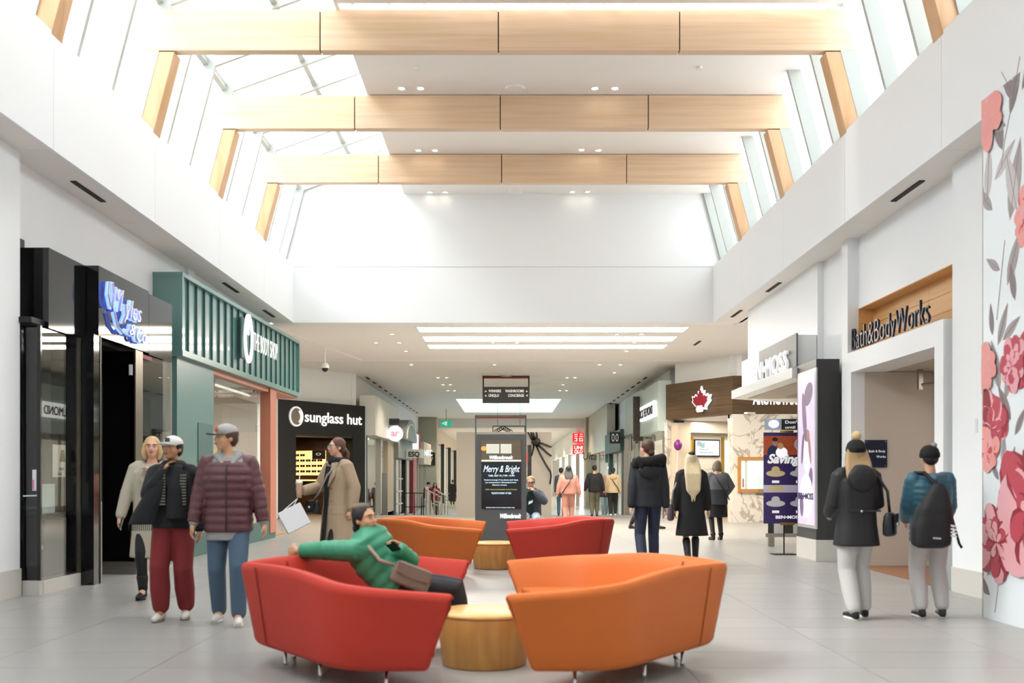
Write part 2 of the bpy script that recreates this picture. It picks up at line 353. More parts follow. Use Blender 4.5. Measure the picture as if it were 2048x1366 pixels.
# kerb brackets on the fascia ledge between the fins
for sg, o in ((-1, fasL), (1, fasR)):
    for y0, y1 in zip(ys[:-1], ys[1:]):
        if y0 > 9: MB().box(xo(6.2, sg)-sg*.02, xo(6.2, sg)-sg*.1, y0+.12, y1-.12, ZF, ZF+.16).build('sill_bracket', mullion_m, o)
cl = MB().box(-2.35, xo(ZC, 1)+.02, YB, 13.74, ZC, ZC+.18).box(-2.35, xo(ZC, 1)+.02, 13.98, YE, ZC, ZC+.18)
cl.box(-2.40, -2.35, YB, YE, ZC, 8.98)
ceil1 = struct(cl.build('ceiling', warm), 'flat white ceiling strip of the skylit hall')
for k in range(14): bx('slot_bar', -2.2+k*.5, -2.15+k*.5, 13.74, 13.98, ZC+.1, ZC+.16, gloss_white, ceil1)
# recessed downlights
dl_mesh = None
def downlight(x, y, z, label, r=.06, grp='round recessed downlights'):
    global dl_mesh
    if dl_mesh is None:
        t = thing('downlight', label, 'ceiling light', (x, y, z), group=grp)
        a = MB().lathe((x, y, z-.012), [(.055, .008), (.08, .008), (.085, .014), (.085, .0), (.055, 0)], 16, closed=True).build('trim_ring', gloss_white, t); b = MB().lathe((x, y, z-.006), [(.056, 0), (.056, .004)], 16).build('lens', lamp_m, t)
        dl_mesh = (a.data, b.data); return t
    t = thing('downlight', label, 'ceiling light', (x, y, z), group=grp)
    for nm, me, dz in (('trim_ring', dl_mesh[0], -.012), ('lens', dl_mesh[1], -.006)):
        o = bpy.data.objects.new(nm, me); o.location = (x, y, z+dz); link(o, t)
    return t
DLA = 'small round downlight in the flat ceiling between the oak frames'
for px, py in ((803, 176), (841, 176), (1190, 176), (1230, 176), (837, 300), (870, 300), (1163, 299), (1197, 300), (860, 384), (890, 384), (1145, 383), (1175, 383)):
    Y = F*(ZC-CAMH)/(VY-py); p = P(px, py, Y); downlight(p.x, Y, ZC, DLA, grp='downlights in the skylit hall ceiling')
for px, py in ((1030, 176), (1032, 383)):
    Y = F*(ZC-CAMH)/(VY-py); p = P(px, py, Y)
    t = MB().lathe((p.x, Y, ZC-.03), [(.02, 0), (.16, 0), (.17, .03), (.02, .03)], 20).build('ceiling_speaker', warm); tag(t, 'round white ceiling speaker '+('before the middle oak frame' if py < 200 else 'near the white bulkhead'), 'speaker')
for px, py in ((834, 135), (1400, 134)):
    Y = F*(ZC-CAMH)/(VY-py); p = P(px, py, Y)
    t = MB().lathe((p.x, Y, ZC-.04), [(.01, 0), (.04, .01), (.045, .04), (.01, .04)], 14).build('sprinkler_head', gloss_white); tag(t, 'tiny white sprinkler head in the ceiling, '+('nearer the glazed slope' if px < 1000 else 'farther from the glazed slope'), 'sprinkler')
# ------------------------------------------------------------------ lower mall ceiling beyond the hall
c2 = MB(); H = .2
c2.box(-10.5, 10.5, YE+.25, 45.5, ZS, ZS+H).box(-10.5, -2.4, 45.5, 55, ZS, ZS+H).box(2.4, 10.5, 45.5, 55, ZS, ZS+H).box(-10.5, 10.5, 55, 61, ZS, ZS+H)
c2.box(WR+.1, 10.5, 21, YE+.25, ZS, ZS+H).box(-10.5, WL-.3, YB, YE+.25, ZS, ZS+H).box(WR+.3, 10.5, YB, 21, ZS, ZS+H)
c2.box(-10.5, 10.5, 61, 61.2, 4.3, ZS+H).box(-10.5, 10.5, 61.2, 100, 4.3, 4.5)
# skylight well
c2.box(-2.5, -2.4, 45.4, 55.1, ZS+H, 6.2).box(2.4, 2.5, 45.4, 55.1, ZS+H, 6.2).box(-2.5, 2.5, 45.4, 45.5, ZS+H, 6.2).box(-2.5, 2.5, 55, 55.1, ZS+H, 6.2)
struct(c2.build('ceiling_low', warm), 'low plaster ceiling of the mall beyond the skylit hall')
w4 = thing('window_4', 'pale cyan rooflight set in the low ceiling far down the mall', None, (0, 50, 6.2), kind='structure')
for i in range(4):
    for j in range(5):
        bx('pane', -2.4+i*1.2+.03, -1.2+i*1.2-.03, 45.5+j*1.9+.03, 47.4+j*1.9-.03, 6.15, 6.16, cyan_glass, w4)
for i in range(1, 4): bx('glazing_bar', -2.43+i*1.2, -2.37+i*1.2, 45.5, 55, 6.12, 6.2, gloss_white, w4)
for j in range(1, 5): bx('glazing_bar', -2.4, 2.4, 45.47+j*1.9, 45.53+j*1.9, 6.12, 6.2, gloss_white, w4)
for (ya, yb_), l in zip(((23.62, 24.42), (25.2, 26.1), (26.75, 27.6)), ('nearest to the white bulkhead', 'in the middle of the three', 'farthest of the three from the bulkhead')):
    t = thing('ceiling_light', 'long bright ceiling light strip '+l, 'ceiling light', (1.05, ya, ZS), group='three long luminous ceiling strips')
    bx('diffuser', -2.17, 4.26, ya, yb_, ZS-.008, ZS-.002, panel_light, t)
    MB().box(-2.2, -2.17, ya, yb_, ZS-.012, ZS).box(4.26, 4.29, ya, yb_, ZS-.012, ZS).box(-2.2, 4.29, ya-.03, ya, ZS-.012, ZS).box(-2.2, 4.29, yb_, yb_+.03, ZS-.012, ZS).build('frame', gloss_white, t)
# ceiling coffer lines beside the strips
struct(MB().box(-10, 10, 30.2, 30.3, ZS-.05, ZS).build('trim_3', warm), 'shallow ceiling rib across the mall')
struct(MB().prism([(-5.9, 23.3, ZS), (-5.5, 23.3, ZS), (-4.4, 30.2, ZS), (-4.8, 30.2, ZS)], (0, 0, -.06)).build('trim_4', warm), 'shallow raking ceiling rib over the alcove')
DLB = 'small round downlight in the low mall ceiling'
for px, py in ((784, 668), (752, 685), (799, 685), (812, 702), (823, 729), (989, 729), (1234, 668), (1283, 668), (1268, 685), (986, 685), (1034, 685), (1253, 702), (876, 755), (893, 755), (886, 769), (901, 769), (896, 781), (909, 781),
               (1134, 755), (1150, 755), (1126, 769), (1120, 781), (1133, 781), (1229, 745), (1199, 729), (1241, 729)):
    Y = F*(ZS-CAMH)/(VY-py); p = P(px, py, Y); downlight(p.x, Y, ZS, DLB, grp='downlights in the low mall ceiling')
for sg, xx in ((-1, -5.05), (1, 4.9)):
    for k in range(12):
        y = 35.5+k*1.75
        o = bx('slot_diffuser', xx-.04, xx+.04, y, y+.8, ZS-.01, ZS+.002, dark)
        tag(o, 'small black slot diffuser in the row along the %s edge of the low ceiling' % ('left' if sg < 0 else 'right'), 'air vent', 'slot diffusers along the %s ceiling edge' % ('left' if sg < 0 else 'right'))
# lights set along the ceilings, some added away from any seen fitting
for y in (2.5, 9.0, 15.75, 18.75):
    for x in (-1.35, 1.6):
        if y < 13: downlight(x, y, ZC, 'added, unseen round downlight in the flat ceiling overhead, before the first oak frame', grp='added unseen downlights overhead')
        lamp('hall_downlight_fill', 'SPOT', (x, y, ZC-.05), 210, (1, .97, .93), .15, spot=R(100))  # fills the lower hall; overhead spots and their fittings are added, out of view
for (x, y) in ((1.05, 24.0), (1.05, 25.65), (1.05, 27.2)):
    lamp('strip_light', 'AREA', (x, y, ZS-.03), 180, (1, .93, .82), 6.2, size_y=.8)
for x, y in ((-3, 26), (-3.2, 30), (3, 31), (-7, 27), (7.5, 25), (0, 36), (-3, 36), (3, 37), (-2.8, 42), (2.8, 43), (-3, 57.5), (3, 57.5)):
    lamp('downlight_beam', 'SPOT', (x, y, ZS-.05), 215, (1, .85, .66), .12, spot=R(130))
for y in (66, 76, 88):
    for x in (-2.5, 2.5): lamp('downlight_beam', 'SPOT', (x, y, 4.2), 260, (1, .82, .6), .12, spot=R(140))
# ------------------------------------------------------------------ shopfronts
class Front:
    """an upright shopfront plane from plan point a to b (left to right as a shopper reads it); out = towards the mall"""
    def __init__(s, a, b):
        s.a = Vector(a); s.b = Vector(b); s.u = (s.b-s.a).normalized(); s.n = Vector((s.u.y, -s.u.x)); s.L = (s.b-s.a).length
        s.rz = math.atan2(s.u.y, s.u.x)
    def p(s, d, z, o=0):
        q = s.a+s.u*d+s.n*o; return Vector((q.x, q.y, z))
    def at(s, px):
        k = (px-VX)/F; return (s.a.x-k*s.a.y)/(k*s.u.y-s.u.x)
    def z(s, px, py):
        q = s.p(s.at(px), 0); return CAMH-(py-VY)*q.y/F
    def add(s, m, d0, d1, z0, z1, o0, o1):
        return m.prism([s.p(d0, z0, o0), s.p(d1, z0, o0), s.p(d1, z0, o1), s.p(d0, z0, o1)], (0, 0, z1-z0))
    def box(s, name, d0, d1, z0, z1, o0, o1, m, parent=None, bevel=0):
        return s.add(MB(), d0, d1, z0, z1, o0, o1).build(name, m, parent, bevel=bevel)
    def text(s, name, body, m, d, z, h, parent=None, o=0., **k): return text(name, body, m, s.p(d, z, o), s.rz, h, parent, **k)
    def thing(s, name, label, cat='shopfront', **k): return thing(name, label, cat, s.p(s.L/2, 0), **k)
# --- black jewellery shop, near left
J = thing('jewellery_shopfront', 'black glossy jewellery shopfront with a blue-lit script sign', 'shopfront', (-5.2, 12.9, 0))
hx = -5.15
bx('header_return', -5.5, -5.42, 10.98, 11.2, 2.97, 3.95, blackg, J)
bx('header_panel', -5.5, hx, 11.2, 12.18, 2.97, 3.87, blackg, J)
hb = bx('header_panel', -5.5, -5.0, 12.2, 13.9, 3.02, 3.88, blackg, J)
bx('header_panel', -5.4, -5.0, 13.912, 14.85, 3.0, 3.85, blackg, J)
neon = mat('blue_halo_tube', '#8fa6ff', .4, emit='#6f8cff', es=1.2)
letter_w = mat('white_metal_letter', '#d9dbe2', .25)
for k, (s_, y, z, h, wd) in enumerate((('M', 12.42, 3.40, .30, .36), ('yles', 12.78, 3.36, .26, .62), ('&', 12.98, 3.15, .16, .2), ('Co', 13.22, 3.10, .2, .34))):
    text('script_letter', s_, neon, (-4.985, y, z), pi/2, h, hb, ext=.03, width=wd, shear=.35, bold=.02)
    text('script_letter', s_, letter_w, (-4.94, y, z), pi/2, h, hb, ext=.03, width=wd, shear=.35, bold=-.005)
for p in (((12.40, 3.42), (12.33, 3.55), (12.36, 3.70), (12.46, 3.72), (12.50, 3.6)), ((12.52, 3.36), (12.62, 3.20), (12.80, 3.14), (12.90, 3.2))):
    MB().tube([(-4.96, y, z) for y, z in p], .022, 6).build('script_swash', neon, hb); MB().tube([(-4.93, y, z) for y, z in p], .014, 6).build('script_swash', letter_w, hb)
bx('side_panel', -5.5, -5.34, 10.96, 11.0, 0, 2.97, blackg, J)
bx('window_base', -5.34, -5.15, 10.98, 11.06, 0, .16, plinth, J); bx('window_base', -5.21, -5.14, 11.06, 12.02, 0, .15, plinth, J)
bx('window_pane', -5.34, -5.15, 11.0, 11.012, .16, 2.95, dark_glass, J); bx('window_pane', -5.165, -5.153, 11.02, 12.0, .15, 2.95, clear, J)
bx('window_mullion', -5.18, -5.14, 11.985, 12.02, .15, 2.97, bronze, J); bx('window_mullion', -5.18, -5.14, 10.985, 11.02, .16, 2.97, blackg, J)
bx('pillar', -5.5, -4.985, 12.02, 12.2, 0, 3.02, blackg, J); bx('pillar_trim', -5.06, -4.975, 12.2, 12.215, 1.0, 3.02, bronze, J); bx('pillar_trim', -5.06, -4.97, 12.2, 12.225, 0, 1.0, steel, J)
for a, b in ((0, .42), (.43, .82)): pass
d = bx('door', -5.42, -5.0, 13.36, 13.39, .02, 2.98, blackg, J); bx('kick_rail', -5.42, -5.0, 13.345, 13.4, .0, .17, steel, d); bx('door_handle', -5.06, -5.03, 13.31, 13.34, .95, 1.25, chrome, d); bx('door_closer', -5.06, -5.02, 13.33, 13.36, 2.66, 2.8, gloss_white, d)
bx('door_frame', -5.06, -4.98, 13.36, 13.62, .17, 3.0, bronze, J); bx('door_frame_foot', -5.07, -4.97, 13.35, 13.63, 0, .17, steel, J)
bx('window_pane', -5.03, -5.02, 13.62, 14.8, .15, 2.99, clear, J); bx('window_base', -5.06, -4.98, 13.63, 14.85, 0, .15, steel, J); bx('alarm_strip', -5.05, -4.99, 13.64, 14.0, 2.92, 2.97, mat('red_strip', '#7c2620', .5), J)
wr_ = bx('room_shell', -9.3, -9.2, 10.9, 15.3, 0, 3, blackm, J); bx('room_shell', -9.2, -5.5, 10.8, 10.9, 0, 3, blackm, J); bx('room_shell', -9.2, -5.15, 14.9, 15.0, 0, 3, charcoal, J); bx('room_ceiling', -9.2, -5.2, 10.9, 14.9, 2.99, 3.05, blackm, J)
lamp('showcase_glow', 'AREA', (-7.2, 13.0, 2.9), 12, (1, .95, .88), 1.5)
# goods behind the jewellery window
def plainbox(name, label, cat, x0, x1, y0, y1, z0, z1, m, group=None, bevel=.006):
    o = bx(name, x0, x1, y0, y1, z0, z1, m, bevel=bevel); tag(o, label, cat, group); return o
def giftbox(x, y, z, w, d, h, m, ml, label):
    t = thing('gift_box', label, 'box', (x, y, z), group='upright boxes in the jewellery window')
    bx('carton', x-w/2, x+w/2, y-d/2, y+d/2, z, z+h-.05, m, t, .004); bx('lid', x-w/2-.004, x+w/2+.004, y-d/2-.004, y+d/2+.004, z+h-.05, z+h, ml, t, .004)
red_b = mat('red_card', '#b2262c', .5); grey_b = mat('pale_grey_card', '#b9c4c4', .5)
bx('display_floor', -5.5, -5.17, 11.0, 12.0, .12, .16, charcoal, J)
giftbox(-5.3, 11.08, .162, .08, .06, .42, red_b, red_b, 'red box standing in the corner of the jewellery window'); giftbox(-5.215, 11.08, .162, .07, .06, .38, grey_b, grey_b, 'pale grey box beside the red one in the jewellery window')
t = thing('display_stand', 'dark display stand with a white card in the jewellery window', 'display stand', (-5.4, 11.6, 0))
bx('pedestal', -5.48, -5.25, 11.3, 11.9, .162, .82, blackm, t, .02); bx('card', -5.35, -5.33, 11.35, 11.75, .88, 1.22, grey_b, t); bx('cushion', -5.46, -5.29, 11.34, 11.86, .82, .88, charcoal, t, .02)
t = thing('price_poster', 'small brown and cream price poster hung in the jewellery window', 'poster', (-5.3, 11.8, 1.4))
bx('sheet', -5.3, -5.296, 11.62, 11.95, 1.30, 1.68, mat('cream_card', '#d6cfc2', .6), t); MB().prism([(-5.294, 11.80, 1.48), (-5.294, 11.94, 1.48), (-5.294, 11.91, 1.62), (-5.294, 11.84, 1.62)], (.002, 0, 0)).build('print', mat('brown_print', '#6a3a24', .6), t)
text('caption', 'best', MATS['brown_print'], (-5.292, 11.78, 1.38), pi/2, .05, t, ext=.002); text('caption', 'deal', MATS['brown_print'], (-5.292, 11.74, 1.32), pi/2, .05, t, ext=.002)
t = thing('door_notice', 'small white notice with a pink figure stuck on the dark glass', 'notice', (-5.2, 10.99, 1.2)); bx('paper', -5.235, -5.19, 10.994, 10.998, 1.15, 1.38, mat('paper_white', '#e9e9e9', .6), t); bx('pink_figure', -5.236, -5.215, 10.99, 10.994, 1.16, 1.27, mat('pink_print', '#d689b5', .6), t)
for k, (x, y) in enumerate(((-6.6, 12.0), (-6.6, 13.6))):
    t = thing('jewellery_counter', 'glass topped jewellery counter '+('behind the window' if k == 0 else 'behind the open black door'), 'counter', (x, y, 0))
    bx('cabinet', x-.3, x+.3, y-.6, y+.6, 0, .85, blackm, t); bx('glass_case', x-.3, x+.3, y-.6, y+.6, .85, 1.08, clear, t); bx('light_strip', x+.2, x+.24, y-.55, y+.55, 1.04, 1.06, cool_light, t); bx('velvet_tray', x-.25, x+.2, y-.5, y+.5, .86, .89, grey_b, t)
ex = thing('exit_sign', 'green and white exit sign projecting from the wall at the far left', 'exit sign', (-5.3, 10.0, 3.5))
bx('housing', -5.5, -5.17, 10.0, 10.05, 3.42, 3.62, gloss_white, ex, .004); bx('panel', -5.49, -5.18, 9.992, 10.0, 3.43, 3.61, mat('exit_green', '#1c8a68', .5, emit='#1c8a68', es=.6), ex)
text('running_figure', '>', white_l, (-5.3, 9.99, 3.47), 0, .09, ex, ext=.003, bold=.02); bx('wall_box', -5.5, -5.28, 10.0, 10.1, 2.9, 3.4, gloss_white, ex)
# --- teal shop
B = Front((-5.1, 15.45), (-4.95, 23.4)); T = B.thing('teal_shopfront', 'teal green shopfront with ribbed header and a tall glass window')
T_hd = B.box('header', 0, B.L, 3.19, 4.45, -.42, 0, teal, T)
B.box('header_cap', -.01, B.L+.02, 4.40, 4.47, -.43, .07, teal, T_hd, .005); B.box('header_sill', -.01, B.L+.02, 3.17, 3.27, -.43, .07, teal, T_hd, .005); B.box('corner_post', -.01, .06, 3.27, 4.40, -.03, .065, teal, T_hd); B.box('corner_post', B.L-.05, B.L+.02, 3.27, 4.40, -.03, .065, teal, T_hd)
rib = mat('rib_shade_teal', '#3d6361', .5)  # the header's teal, coloured darker for the shade on the rib sides
for k in range(1, 20): B.box('rib', k*.397-.016, k*.397+.016, 3.27, 4.40, 0, .032, rib, T_hd)
# emblem: an oval ring with a small figure in it
d0 = B.at(478)
em = MB().ring([[B.p(d0+.26*r*cos(a), 3.885+.46*r*sin(a), o) for a in [2*pi*i/28 for i in range(28)]] for r, o in ((1, .16), (.78, .16), (.78, .20), (1, .20))], closed=True)
em.build('emblem_ring', lettering, T_hd, True)
B.box('emblem_stem', d0-.05, d0+.05, 3.95, 4.3, .16, .19, lettering, T_hd, .02); B.box('emblem_backplate', d0-.17, d0+.17, 3.5, 4.28, .06, .1, teal_d, T_hd, .06)
B.text('sign_lettering', 'THE BODY SHOP', white_l, B.at(487), 3.72, .36, T_hd, .18, ext=.01, width=B.at(537)-B.at(487), bold=-.004, spacing=1.1)
d1, d2, d3 = B.at(432), B.at(541), B.at(553)
B.box('wall_panel', .05, d1, .37, 3.17, -.12, -.04, teal, T); B.box('wall_panel', d1*.55, d1*.95, .5, 2.2, -.04, -.028, teal_d, T, .003)
B.box('plinth', .05, d3, 0, .37, -.14, -.02, teal_d, T)
B.box('window_head', d1, d2, 3.08, 3.17, -.2, -.04, copper, T); B.box('copper_post', d2, d3, .12, 3.17, -.22, -.0, copper, T, .004); B.box('header_soffit', d3, B.L, 3.13, 3.17, -1.2, 0, copper, T)
dw = (d2-d1)/3
for k in range(3): B.box('window_pane', d1+k*dw+.008, d1+(k+1)*dw-.008, .37, 3.08, -.12, -.108, clear, T)
B.box('back_wall', .0, B.L, 0, 3.2, -4.6, -4.5, beige, T); B.box('side_wall', B.L-.06, B.L, 0, 3.17, -4.5, -1.2, beige, T); B.box('side_wall', 0, .05, 0, 3.17, -4.5, -.12, beige, T); B.box('shop_ceiling', 0, B.L, 3.17, 3.2, -4.5, -.4, warm, T)
B.box('shop_floor', 0.05, B.L-.06, .0, .02, -4.5, -.15, wood('oak_floor', '#b08c66', '#93714d', (6, .8, 1)), T)
lamp('shop_light', 'AREA', tuple(B.p(4.5, 3.05, -2.4)), 60, (1, .9, .75), 4, size_y=2.5)
gold = mat('gold_wire', '#c8a24a', .3, metal=.8)
green_b = mat('green_bottle', '#2e5a44', .3)
for k in range(3):
    dd = d2-.55-k*.62
    t = thing('product_plinth', 'pale green display plinth behind the teal shop window, %s' % ('beside the copper post', 'second from the copper post', 'third from the copper post')[k], 'plinth', B.p(dd, 0, -.5), group='display plinths in the teal shop window')
    B.box('plinth_body', dd-.24, dd+.24, .37, (.95, .8, 1.0)[k], -.75, -.35, mat('sage_paint', '#8fa596', .6), t, .006)
    for j in range(3):
        b = thing('cosmetic_bottle', 'green bottle on the display plinth %s, %s' % (('beside the copper post', 'second from the copper post', 'third from the copper post')[k], ('left one', 'middle one', 'right one')[j]), 'bottle', B.p(dd, .95, -.5), group='green bottles on the plinths')
        q = B.p(dd-.14+.14*j, (.95, .8, 1.0)[k], -.5); MB().lathe(q, [(.03, 0), (.045, .01), (.045, .2), (.015, .25), (.015, .3)], 12).build('flask', green_b, b, True); MB().lathe(q+Vector((0, 0, .3)), [(.02, 0), (.02, .06), (.005, .065)], 10).build('cap', gold, b, True)
for k in range(2):
    dd = d2-.35-k*.5; t = thing('hanging_banner', 'white pennant banner hanging in the teal shop window, %s' % ('nearer the copper post', 'farther from the copper post')[k], 'banner', B.p(dd, 1.2, -.4), group='pennants in the window')
    m = MB()
    for z0_, z1_, w_ in ((1.66, 1.70, .17),): B.add(m, dd-w_, dd+w_, z0_, z1_, -.34, -.33)
    for e in (-.16, -.01, .14): m.prism([B.p(dd+e-.02, 1.66, -.335), B.p(dd+e+.02, 1.66, -.335), B.p(dd+e, .98+abs(e)*1.2, -.335)], (.004, 0, 0))
    m.build('cloth', mat('paper_white', '#e9e9e9', .6), t)
t = thing('wire_ornament', 'curved gold wire ornament hanging in the teal shop window', 'ornament', B.p(d2-1.6, 1.7, -.5))
for k in range(4): MB().tube([B.p(d2-2.3+.25*k+.9*s_, 1.55+.12*k+.28*sin(pi*s_), -.55) for s_ in [i/8 for i in range(9)]], .012, 6).build('wire_arc', gold, t, True)
for k, dd in enumerate((d1+1.0, d1+2.4)):
    t = thing('wall_shelf_unit', 'tall product shelf at the back of the teal shop, %s' % ('nearer unit', 'farther unit')[k], 'shelf', B.p(dd, 0, -4.3))
    B.box('cabinet', dd-.55, dd+.55, .02, 2.4, -4.5, -4.15, mat('shelf_grey', '#8d8c80', .6), t)
    for j in range(5): B.box('shelf', dd-.52, dd+.52, .4+j*.42, .43+j*.42, -4.15, -3.9, warm, t)
# --- sunglasses shop, on the splayed corner
S = Front((-7.15, 31.0), (-4.9, 34.15)); T = S.thing('eyewear_shopfront', 'matt black eyewear shopfront with white lettering on the splayed corner')
oa, ob = S.at(592), S.at(705)
S.box('facade', 0, oa, 0, 2.66, -.4, 0, blackm, T); S.box('facade', ob, S.L, 0, 2.66, -.4, 0, blackm, T); hd = S.box('header', 0, S.L, 2.66, 3.72, -.4, 0, blackm, T); S.box('recess_frame', oa, ob, 2.60, 2.66, -.5, -.02, wood('dark_walnut', '#3a2a1c', '#2a1d12', (3, 3, 12)), T)
S.box('return_panel', S.L, S.L+.05, 0, 3.72, -.4, .0, mat('blue_grey_panel', '#9fb0b4', .35), T)
sz = S.z(640, 845); S.text('sign_lettering', 'sunglass hut', lettering, S.at(608), sz, .35, hd, .03, ext=.02, width=S.at(722)-S.at(608), bold=.012)
q0 = S.at(591); m = MB()
m.ring([[S.p(q0+.26*r*cos(a), S.z(591, 833)+.29*r*sin(a), o) for a in [2*pi*i/28 for i in range(28)]] for r, o in ((1.1, .0), (1.1, .06), (.92, .06), (.92, 0))], closed=True); m.build('lens_ring', white_l, hd, True)
MB().prism([S.p(q0+.245*cos(a), S.z(591, 833)+.27*sin(a), .02) for a in [2*pi*i/28 for i in range(28)]], S.n.to_3d()*.02).build('lens', mat('grey_brown_lens', '#7d7468', .15), hd)
MB().tube([S.p(q0+.17*cos(a)+.02, S.z(591, 833)+.2*sin(a), .05) for a in [R(x) for x in range(-60, 70, 15)]], .03, 6).build('lens_glint', lettering, hd, True)
brown_in = wood('brown_interior', '#4a3220', '#33210f', (2, 2, 8))
S.box('room_wall', -.8, ob+.2, 0, 2.9, -3.5, -3.4, brown_in, T); S.box('room_wall', -.9, -.8, 0, 2.9, -3.5, -.4, blackm, T); S.box('room_wall', ob+.12, ob+.2, 0, 2.7, -3.4, -.4, brown_in, T); S.box('room_ceiling', -.8, ob+.2, 2.7, 2.75, -3.4, -.4, blackm, T)
S.box('room_floor', -.8, ob+.1, 0, .01, -3.4, 0, MATS['oak_floor'], T)
lamp('shop_light', 'AREA', tuple(S.p(1.6, 2.6, -2)), 25, (1, .75, .45), 1.5)
SR = Front(S.p(ob+.11, 0, -3.35).xy, S.p(ob+.11, 0, -.5).xy)      # the side wall of the shop that shows through the doorway
t = thing('eyewear_wall', 'warm lit wall rack of sunglasses inside the black shop', 'display rack', SR.p(1, 0, .1)); ra, rb = .05, SR.at(652)
SR.box('light_panel', ra, rb, 1.36, 2.22, 0, .03, warm_light, t); SR.box('lower_counter', ra, rb+.1, 0, .8, 0, .3, brown_in, t); SR.box('brand_panel', rb-.62, rb, 1.92, 2.22, .03, .06, blackm, t)
for z_ in (.86, 1.16): SR.box('lower_light', ra, rb, z_, z_+.05, 0, .04, warm_light, t); SR.box('ledge', ra, rb, z_-.03, z_, 0, .2, blackm, t)
SR.text('brand_lettering', 'O', white_l, rb-.42, 2.05, .09, t, .065, ext=.01, width=.24)
eg = mat('eyeglass_black', '#15120f', .2)
for r_ in range(4):
    for c_ in range(6):
        dd = ra+.12+c_*(rb-ra-.2)/6; zz = 1.46+r_*.19
        if r_ >= 3 and c_ > 2: continue
        m = MB(); SR.add(m, dd, dd+.1, zz, zz+.065, .04, .05); SR.add(m, dd+.12, dd+.22, zz, zz+.065, .04, .05); SR.add(m, dd, dd+.22, zz+.06, zz+.075, .03, .055)
        o = m.build('sunglasses', eg); tag(o, 'pair of dark sunglasses on the warm lit wall rack', 'sunglasses', 'sunglasses on the lit rack')
t = thing('floor_mirror', 'small standing mirror on a wheeled stand in the eyewear shop doorway', 'mirror', S.p(oa+.35, 0, -.6)); q = S.p(oa+.35, 0, -.6)
MB().box(q.x-.25, q.x+.25, q.y-.12, q.y+.12, .03, .08).build('foot', steel, t, bevel=.01); MB().tube([q+Vector((0, 0, .08)), q+Vector((0, 0, .4))], .02).build('stem', steel, t); MB().ell(q+Vector((0, -.02, .68)), (.16, .03, .3)).build('glass', chrome, t, True); MB().ell(q+Vector((0, 0, .68)), (.19, .03, .33)).build('rim', blackm, t, True)
plainbox('cash_desk', 'light grey cash desk just inside the eyewear shop', 'desk', S.p(oa+.1, 0, -1.4).x-.3, S.p(oa+.1, 0, -1.4).x+.3, S.p(oa+.1, 0, -1.4).y-.2, S.p(oa+.1, 0, -1.4).y+.2, .012, 1.1, mat('desk_grey', '#bdb8b0', .5))
# --- left shops farther down
LW = Front((-4.85, 34.55), (-4.85, 61))
def simple_shop(fr, name, label, a, b, ztop, hz, hm, zfloor, wallm, glow, jambs=(), hdepth=.25, panes=2, door=None, deep=2.1):
    t = thing(name, label, 'shopfront', fr.p((a+b)/2, zfloor))
    h = fr.box('header', a, b, hz, ztop, -.3, hdepth, hm, t, .01)
    fr.box('back_wall', a, b, zfloor-.3, hz, -deep-.1, -deep, wallm, t); fr.box('glowing_wall', a+.2, b-.2, zfloor+.3, hz-.2, -deep, -deep+.05, glow, t)
    fr.box('shop_ceiling', a, b, hz, hz+.04, -deep, -.3, warm, t); fr.box('shop_floor', a, b, zfloor-.02, zfloor+.015, -deep, 0, far_floor, t)
    w_ = (b-a)/panes
    for k in range(panes):
        if door is not None and k == door: continue
        fr.box('pane', a+k*w_+.03, a+(k+1)*w_-.03, zfloor+.1, hz, -.06, -.048, clear, t)
    for k in range(panes+1): fr.box('mullion', max(a, a+k*w_-.04), min(b, a+k*w_+.04), zfloor, hz, -.09, -.02, steel, t)
    for (ja, jb, jm) in jambs: fr.box('jamb', ja, jb, zfloor, hz, -.2, .05, jm, t)
    return t, h
pale = mat('pale_panel', '#d9d8d2', .5); glow_w = mat('glowing_shop_wall', '#f5efe4', .6, emit='#fff0dc', es=.45); glow_c = mat('cool_glow_wall', '#eef4f2', .6, emit='#eefaff', es=.4); maroon = mat('maroon_panel', '#8e2730', .5)  # the glow colours carry the shops' interior lighting as emission
grey_p = mat('grey_stone', '#8f9490', .6); black_p = mat('shop_black', '#1b1917', .5); cream_p = mat('cream_stone', '#cbbba7', .6)
walnut = wood('walnut_door', '#3d2d22', '#2b1e15', (8, 2, 8))
b1 = LW.at(785)
t, h = simple_shop(LW, 'mall_shopfront', 'pale grey shopfront with a round white pink-lettered sign', 0, b1, 4.12, 2.74, pale, -.1, cream_p, glow_w, [(b1*.42, b1*.47, steel), (b1*.72, b1, cream_p)], deep=.7)
LW.box('door_leaf', b1*.5, b1*.7, -.2, 1.45, -.02, .04, walnut, t)
q = LW.p(LW.at(769)-1.2, 3.25, .25)
s_ = thing('blade_sign', 'round white blade sign with pink letters beside the black shop', 'sign', (q.x+.28, q.y, 2.9))
MB().ring([[(q.x+.30+.29*r*cos(a), q.y+y, 2.95+.29*r*sin(a)) for a in [2*pi*i/32 for i in range(32)]] for r, y in ((1, 0), (1, .12))]).build('disc', mat('lit_disc', '#fbfbff', .5, emit='#ffffff', es=1.1), s_)
text('pink_lettering', 'ar', mat('pink_letter', '#e87a83', .5, emit='#e87a83', es=.6), (q.x+.30, q.y-.01, 2.85), 0, .26, s_, ext=.02, align='CENTER', bold=.04)
for z_, n_ in ((3.14, 9), (2.74, 9)):
    for i in range(n_):
        a = R(50+80*i/(n_-1)) if z_ > 3 else R(230+80*i/(n_-1)); MB().box(q.x+.30+.24*cos(a)-.008, q.x+.30+.24*cos(a)+.008, q.y-.006, q.y, 2.95+.24*sin(a)-.012, 2.95+.24*sin(a)+.012).build('rim_letter', charcoal, s_)
bx('bracket', q.x-.25, q.x+.05, q.y+.03, q.y+.09, 2.92, 2.98, steel, s_)
